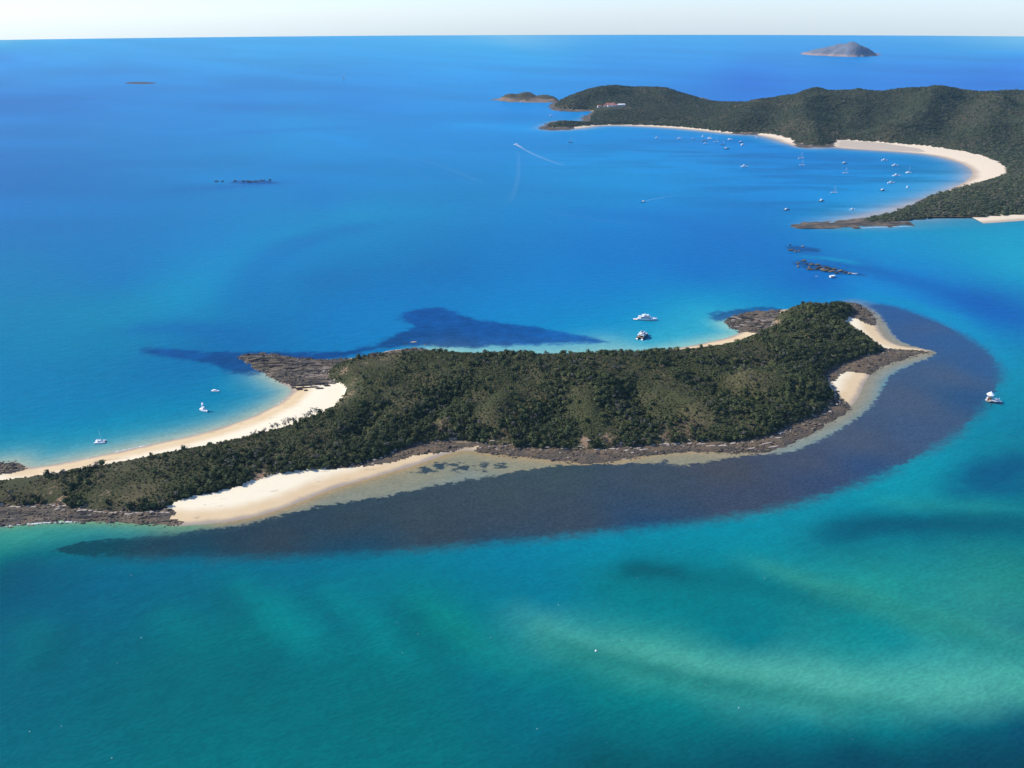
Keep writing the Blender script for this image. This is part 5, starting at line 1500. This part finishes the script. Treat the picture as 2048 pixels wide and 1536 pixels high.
# houseboat by the drying reef
hb = empty('houseboat')
part('pontoon', MB().box(-4.6, 4.6, -1.9, 1.9, -.2, .6), M_NAVY, hb)
c = part('cabin', MB().box(-3.9, 3.6, -1.6, 1.6, .6, 2.7, 0, .2, .05), M_WHITE, hb)
part('window', MB().box(-3.3, 3.0, -1.61, 1.61, 1.4, 2.1), M_GLASSD, c)
part('roof', MB().box(-4.5, 4.4, -1.95, 1.95, 2.7, 2.85), M_WHITE, hb)
part('rail', MB().box(3.7, 4.5, -1.8, 1.8, .6, 1.3, .0, .6, .0), M_ALLOY, hb)
place(hb, 1664, 555, 22, 'white box-shaped houseboat moored just below the drying reef', None)
place(dinghy(3.2), 1633, 553, 0, 'tiny white tender floating left of the houseboat', None)

# moving boats
place(motor_cruiser(9.5, M_NAVY), 1286, 404, 197, 'small dark-hulled motor boat heading left across the bay mouth with a thin wake', 'boats under way')
place(motor_cruiser(15), 1032, 290, 150, 'white launch under way at the bay mouth drawing a long white wake', 'boats under way')

BAYG = 'boats moored in the far bay'
FLEET = [  # type, px, py, length, heading, hull, label
    ('s', 1141, 285, 12, 0, 'n', 'dark-hulled yacht alone off the small headland right of the speeding launch'),
    ('m', 1314, 276, 10, 15, 'w', 'small white boat moored furthest left below the straight beach'),
    ('m', 1359, 277.5, 12, -5, 'w', 'white motor boat second from the left below the straight beach'),
    ('d', 1353, 277.5, 5, 0, 'w', 'tiny tender lying just left of the second white boat'),
    ('m', 1387, 278.5, 9, 0, 'g', 'small grey boat between the second boat and the central cluster'),
    ('m', 1405, 273.5, 13, 80, 'w', 'white boat seen end-on, nearest the beach in the central cluster'),
    ('c', 1420, 278, 15, -10, 'w', 'broad white catamaran, largest of the central cluster'),
    ('d', 1402, 281.5, 5, 0, 'w', 'tiny white tender at the left of the central cluster'),
    ('s', 1409, 282, 12, -12, 'n', 'dark yacht at the left of the central cluster, beside the tender'),
    ('m', 1411, 287.5, 11, -6, 'w', 'low white boat at the lower left of the central cluster'),
    ('s', 1432, 284, 13, -4, 'w', 'white yacht at the right of the broad catamaran'),
    ('s', 1446, 290, 11, 0, 'n', 'low dark yacht between the broad catamaran and the cream boat'),
    ('m', 1453, 298, 14, -8, 'n', 'dark-hulled boat with a cream cabin, lowest of the central cluster'),
    ('c', 1460, 279.5, 12, 5, 'w', 'white catamaran close below the end of the straight beach'),
    ('m', 1482, 285, 12, 0, 'n', 'dark-hulled boat touching the bright boat below the second beach'),
    ('m', 1485, 290, 13, 40, 'w', 'bright white boat just below the dark hull near the second beach'),
    ('m', 1489, 334, 16, -5, 'w', 'white motor cruiser alone in the open middle of the bay'),
    ('m', 1514, 275, 8, 30, 'w', 'small white boat close under the second short beach'),
    ('s', 1602, 317, 13, 4, 'w', 'white yacht with mast, upper of the pair below the wooded knoll'),
    ('s', 1604, 330.5, 11, 0, 'w', 'white yacht with mast, lower of the pair below the wooded knoll'),
    ('m', 1689, 327, 12, 0, 'g', 'pale grey motor boat above the tall-masted yacht in mid bay'),
    ('s', 1691, 346.5, 11, 0, 'w', 'white yacht with a bright mast in mid bay below the grey motor boat'),
    ('s', 1668, 385.5, 11.5, -5, 'w', 'white yacht with the tallest mast in the lower bay'),
    ('m', 1769, 321, 13, -4, 'w', 'white boat nearest the wide curved beach, top of the right-hand group'),
    ('m', 1790, 331.5, 13, 0, 'w', 'white boat second from the top of the right-hand group'),
    ('m', 1793, 352, 15, -3, 'w', 'long white motor boat in the centre of the right-hand group'),
    ('c', 1817, 346, 11, 8, 'w', 'white catamaran at the right of the right-hand group'),
    ('m', 1782, 366.5, 13, -3, 'w', 'low white boat below the long motor boat in the right-hand group'),
    ('m', 1765, 381, 11, 25, 'n', 'dark-sided white boat at the lower left of the right-hand group'),
    ('m', 1814, 375, 10, 75, 'w', 'tall white boat seen end-on close to the lower beach'),
    ('m', 1643, 402, 11, 30, 'n', 'dark-sided boat lying lower left of the tallest mast'),
    ('m', 1573, 420, 10, 15, 'n', 'small dark boat furthest out off the rocky spit'),
    ('m', 1705, 419.5, 9, -4, 'w', 'small low white boat close to the sand above the rocky spit'),
    ('m', 1044, 204.5, 14, 10, 'w', 'small white boat off the pink beach of the low islet'),
    ('m', 1102, 232, 12, 10, 'w', 'small white boat below the dark cliff of the far headland'),
    ('s', 1164, 231.5, 12, 10, 'w', 'small white yacht in the inlet beside the resort'),
    ('S', 688, 158, 18, 0, 'w', 'tiny sail alone on the open sea at the top'),
]
CACHE = {}
for typ, a, b, ln, hd, hl, lab in FLEET:
    key = (typ, hl)
    hm = {'w': M_WHITE, 'n': M_NAVY, 'g': M_RUBBER}[hl]
    if key not in CACHE:
        if typ == 'm': r = motor_cruiser(10.0, hm)
        elif typ in 'sS': r = sail_yacht(10.0, hm)
        elif typ == 'c': r = sail_cat(10.0)
        else: r = dinghy(10.0)
        if typ == 'S':
            part('mainsail', MB().add([(.5, -.02, 2.2), (-4, -.02, 2.2), (.5, -.02, 12.2), (.5, .02, 2.2), (-4, .02, 2.2), (.5, .02, 12.2)], [(0, 1, 2), (5, 4, 3), (0, 2, 5, 3), (1, 4, 5, 2), (0, 3, 4, 1)]), M_WHITE, r)
        CACHE[key] = r
    else:
        r = copy_tree(CACHE[key])
    r.scale = (ln / 8.8,) * 3
    place(r, a, b, hd, lab, BAYG if b > 260 else None)

# ------------------------------------------------------------------ underwater observatory off the reef
M_BRICK = plain('rusty_brick', (0.34, 0.15, 0.09), .85, .2, .25)
M_CONC = plain('weathered_concrete', (0.36, 0.31, 0.24), .9, .2, .2)
M_PILE = plain('dark_pile', (0.05, 0.045, 0.04), .9, .2, .3)
ob = empty('observatory')


def ngon(mb, n, r0, r1, z0, z1, ph=0.0, cx=0, cy=0):
    V = [(cx + r * math.cos(2 * math.pi * s / n + ph), cy + r * math.sin(2 * math.pi * s / n + ph), z) for r, z in ((r0, z0), (r1, z1)) for s in range(n)]
    return mb.add(V, [(s, (s + 1) % n, n + (s + 1) % n, n + s) for s in range(n)] + [tuple(range(n))[::-1], tuple(range(n, 2 * n))])


part('base_platform', ngon(MB(), 8, 3.5, 3.5, .9, 1.5, .39), M_CONC, ob)
for s in range(4):
    a = math.pi / 4 + s * math.pi / 2
    part('pile', MB().rod((2.6 * math.cos(a), 2.6 * math.sin(a), -2), (2.6 * math.cos(a), 2.6 * math.sin(a), .95), .3, 8), M_PILE, ob)
c = part('brick_column', ngon(MB(), 8, 1.5, 1.5, 1.5, 5.3, .39), M_BRICK, ob)
part('doorway', MB().box(1.0, 1.46, -.5, .5, 1.55, 4.2), M_GLASSD, c)
part('doorway', MB().box(-.5, .5, -1.46, -1.0, 1.55, 4.2), M_GLASSD, c)
c = part('hut', ngon(MB(), 8, 1.9, 3.1, 5.3, 7.2, .39), M_WHITE, ob)
part('window', ngon(MB(), 8, 2.95, 3.13, 6.75, 7.2, .39), M_GLASSD, c)
part('roof', ngon(MB(), 8, 3.6, .25, 7.2, 10.0, .39), M_WHITE, ob)
part('finial', MB().rod((0, 0, 9.9), (0, 0, 11.2), .08, 6), M_ALLOY, ob)
m = MB()
for k in range(8): m.box(-3.3 + k * .12, -2.5 + k * .12, -.5, .5, 1.5 + k * .42, 1.62 + k * .42)
m.rod((-3.3, -.55, 1.5), (-2.0, -.55, 5.4), .07, 4).rod((-3.3, .55, 1.5), (-2.0, .55, 5.4), .07, 4)
part('stair', m, M_WHITE, ob)
q = unproj(1978, 803)
ob.location = (q[0], q[1], 0); ob.scale = (1.05, 1.05, 1.05)
tag(ob, 'white-roofed underwater observatory tower on piles at the right edge of the reef', 'observatory')
ls = empty('landing_stage')
part('deck', MB().box(-3.2, 3.2, -2.2, 2.2, 2.2, 2.5), M_ALLOY, ls)
for x in (-2.8, 0, 2.8):
    for y in (-1.9, 1.9): part('pile', MB().rod((x, y, -2), (x, y, 3.6 if y > 0 else 2.2), .16, 6), M_PILE, ls)
m = MB()
for y in (-2.1, 2.1):
    for z in (3.0, 3.5): m.rod((-3.1, y, z), (3.1, y, z), .06, 4)
    for x in (-3.1, -1.5, 0, 1.5, 3.1): m.rod((x, y, 2.5), (x, y, 3.5), .06, 4)
part('railing', m, M_ALLOY, ls)
part('canopy', MB().box(-2.9, -.3, -1.8, 1.8, 4.7, 4.85, .1, .1, .1), M_WHITE, ls)
m = MB()
for x in (-2.7, -.5):
    for y in (-1.6, 1.6): m.rod((x, y, 2.5), (x, y, 4.7), .06, 4)
part('canopy_frame', m, M_ALLOY, ls)
part('white_locker', MB().box(1.6, 2.7, .8, 1.9, 2.5, 4.4, .05, .05, .05), M_WHITE, ls)
part('gangway', MB().box(-7.0, -3.2, -.6, .6, 2.2, 2.4).rod((-7, -.6, 3.2), (-3.2, -.6, 3.2), .05, 4).rod((-7, .6, 3.2), (-3.2, .6, 3.2), .05, 4), M_ALLOY, ls)
q = unproj(1993, 806); ls.location = (q[0], q[1], 0); ls.rotation_euler = (0, 0, -.1)
tag(ls, 'grey metal landing stage with railings on piles beside the observatory', 'jetty')
for a, b, lab in ((2002, 811, 'dark mooring pile standing alone in the water right of the landing stage'), (1982, 812, 'short dark mooring pile in front of the observatory')):
    p = part('mooring_pile', MB().rod((0, 0, -2), (0, 0, 2.6), .3, 8), M_PILE, None)
    q = unproj(a, b); p.location = (q[0], q[1], 0); tag(p, lab, 'pile')
by = part('buoy', ngon(ngon(MB(), 8, .25, .75, -.3, .2), 8, .75, .2, .2, .8), M_WHITE, None)
q = unproj(1192, 1302); by.location = (q[0], q[1], 0); tag(by, 'small white mooring buoy alone on the teal water in the foreground', 'buoy')

# ------------------------------------------------------------------ resort houses behind the far headland
M_WALL = plain('white_wall', (0.78, 0.74, 0.68), .8, .2, .06)
M_RROOF = plain('red_roof', (0.34, 0.10, 0.06), .8, .2, .2)
HL = ['leftmost low white house with a red roof beside the resort beach', 'white house with a red roof, second from the left of the front row', 'long white house with a red roof in the middle of the front row', 'white house with a red roof right of the middle of the front row',
      'white house set apart at the right of the resort', 'small white house at the far right end of the resort', 'red-roofed house uphill behind the second front house', 'red-roofed house uphill behind the middle front house']
for k, ((a, b, ln), h) in enumerate(zip(HOUSE_PX, HP)):
    hs = empty('house', (h[0], h[1], float(far_ground(h[0], h[1])) - .3), random.uniform(-.15, .1))
    tag(hs, HL[k], 'house', 'resort houses')
    w = part('wall', MB().box(-ln / 2, ln / 2, -5, 5, -1, 6.0), M_WALL, hs)
    for j in range(3): part('window', MB().box(-ln * .36 + j * ln * .27, -ln * .36 + j * ln * .27 + ln * .17, -5.06, -4.9, 1.4, 3.4), M_GLASSD, w)
    part('roof', MB().add([(-ln / 2 - .8, -5.8, 5.95), (ln / 2 + .8, -5.8, 5.95), (ln / 2 + .8, 5.8, 5.95), (-ln / 2 - .8, 5.8, 5.95), (-ln / 2 + 3, 0, 8.8), (ln / 2 - 3, 0, 8.8)], [(0, 3, 2, 1), (0, 1, 5, 4), (1, 2, 5), (2, 3, 4, 5), (3, 0, 4)]), M_RROOF if k not in (4, 5) else M_WALL, hs)


# ------------------------------------------------------------------ foam and wakes
def mat_foam(name, dens, a):
    t = NT(name)
    n1 = t.noise(t.pos((.5, .5, .5)), 1.0, 5, .7)
    fade = t.attr('fade')
    al = t.math('MULTIPLY', t.math('MULTIPLY', t.step(n1, dens, dens + .16), fade), a)
    b = t.bsdf((0.80, 0.84, 0.86), .8, .2)
    t.l(al, b.inputs['Alpha'])
    return t.m


M_FOAM = mat_foam('surf_foam', .40, .95); M_WAKE = mat_foam('wake_foam', .35, .2); M_FAINT = mat_foam('wake_streak', .35, .028)


def ribbon(name, pl, w0, w1, mat, label, cat, smooth=2, fade_end=True):
    P = chaikin(np.array([unproj(a, b)[:2] for a, b in pl]), smooth, False)
    n = len(P); T = np.gradient(P, axis=0); T /= np.linalg.norm(T, axis=1)[:, None] + 1e-9
    N = np.stack([-T[:, 1], T[:, 0]], 1)
    V = []; fd = []
    for k in range(n):
        f = k / (n - 1); w = w0 + (w1 - w0) * f
        for s, e in ((-1, 0), (0, 1), (1, 0)):
            V.append((P[k, 0] + N[k, 0] * w * s * .5, P[k, 1] + N[k, 1] * w * s * .5, .07)); fd.append(e * ((1 - f) ** .7 if fade_end else min(1, 6 * f, 6 * (1 - f))))
    F = [(k * 3 + j, k * 3 + j + 1, k * 3 + j + 4, k * 3 + j + 3) for k in range(n - 1) for j in (0, 1)]
    me = make_mesh(name, V, F); attr_f(me, 'fade', fd)
    return tag(mesh_obj(name, me, mat), label, cat, kind='stuff')


for pl, w in (([(592, 780), (578, 792), (566, 803), (548, 814)], 3.5), ([(525, 826), (505, 834), (488, 841)], 2.5), ([(418, 863), (380, 873), (345, 881)], 2.2), ([(300, 889.5), (262, 897), (225, 906)], 2.4), ([(205, 911), (170, 918), (135, 925)], 2.2)):
    ribbon('surf', pl, w, w, M_FOAM, 'thin white line of surf along the left cove beach', 'surf', 2, False)
ribbon('surf', [(-120, 1062), (0, 1053), (60, 1047.5), (130, 1043.5), (170, 1044)], 3.5, 2.0, M_FOAM, 'pale foam edging the dark rubble shore at the lower left', 'surf', 2, False)
ribbon('surf', [(1695, 545), (1705, 547), (1716, 547)], 9, 5, M_FOAM, 'patch of white foam at the right end of the drying reef', 'surf', 1, False)
ribbon('surf', [(1700, 457.5), (1760, 454), (1830, 452.5)], 5, 4, M_FOAM, 'thin foam along the near side of the wooded point', 'surf', 1, False)
ribbon('wake', [(1038, 292), (1052, 301), (1075, 312), (1100, 322), (1130, 332)], 8, 26, M_WAKE, 'long white wake behind the launch at the bay mouth', 'wake')
ribbon('wake', [(1034, 290.3), (1040, 293), (1046, 297)], 14, 10, M_FOAM, 'churned white water just astern of the launch', 'wake', 1)
ribbon('wake', [(1290, 402), (1312, 397), (1350, 391)], 3, 9, M_WAKE, 'thin wake behind the dark-hulled motor boat', 'wake')
ribbon('wake', [(1090, 424), (1150, 433), (1200, 440), (1290, 450)], 9, 9, M_FAINT, 'faint pale streak of an old wake across the middle of the channel', 'wake', 2, False)
ribbon('wake', [(1036, 300), (1038, 330), (1034, 370), (1020, 405)], 14, 20, M_FAINT, 'faint pale trail running down from the launch', 'wake', 2, False)
ribbon('wake', [(720, 303), (790, 312), (860, 322), (980, 372)], 14, 14, M_FAINT, 'faint pale streak on the open sea left of the launch', 'wake', 2, False)
V = []; F = []
for k in range(26):
    a = random.uniform(0, 1400) if k < 21 else random.uniform(1400, 2040); b = random.uniform(1130, 1530)
    q = unproj(a, b); s = random.uniform(.10, .26); b0 = len(V)
    for j in range(5): V.append((q[0] + s * random.uniform(.6, 1.5) * math.cos(j * 1.2566), q[1] + s * random.uniform(.6, 1) * math.sin(j * 1.2566), .09))
    F.append(tuple(range(b0, b0 + 5)))
tag(mesh_obj('foam_flecks', make_mesh('foam_flecks', V, F), plain('fleck_foam', (.8, .82, .82), .8, .2)), 'tiny white flecks of foam scattered over the teal foreground water', 'foam', kind='stuff')

# ------------------------------------------------------------------ each repeat in a row gets its own place in its label
ORD = 'first second third fourth fifth sixth seventh eighth ninth tenth eleventh twelfth thirteenth fourteenth fifteenth sixteenth seventeenth eighteenth nineteenth twentieth twenty-first twenty-second twenty-third twenty-fourth twenty-fifth twenty-sixth twenty-seventh twenty-eighth twenty-ninth thirtieth thirty-first thirty-second thirty-third thirty-fourth thirty-fifth thirty-sixth'.split()
ROWS = {'pale slabs along the near middle shore': 'long pale rock slab under the near middle scrub', 'pale boulders below the right-hand end': 'pale boulder below the steep right-hand end', 'pale ledge blocks at the lower left': 'pale block of the lower left ledge',
        'pale boulders beside the near beach': 'pale boulder along the scrub edge beside the near beach', 'dark ledges across the cove sand': 'thin dark ledge across the cove sand', 'ledges of the dark rock platform': 'layered ledge of the dark platform left of the island',
        'ledges below the orange cliff': 'layered ledge below the orange cliff', 'drying reef rocks in the channel': 'dark weedy rock of the drying channel reef', 'rocks awash in the open sea': 'low dark rock awash in the open sea', 'row of olive trees edging the back beach': 'loose olive tree edging the back beach'}
for g, base in ROWS.items():
    mem = sorted((o for o in SC.objects if o.get('group') == g and o.parent is None), key=lambda o: o.location.x / o.location.y)
    for k, o in enumerate(mem):
        o['label'] = base + ', ' + ORD[k] + ' from the left'
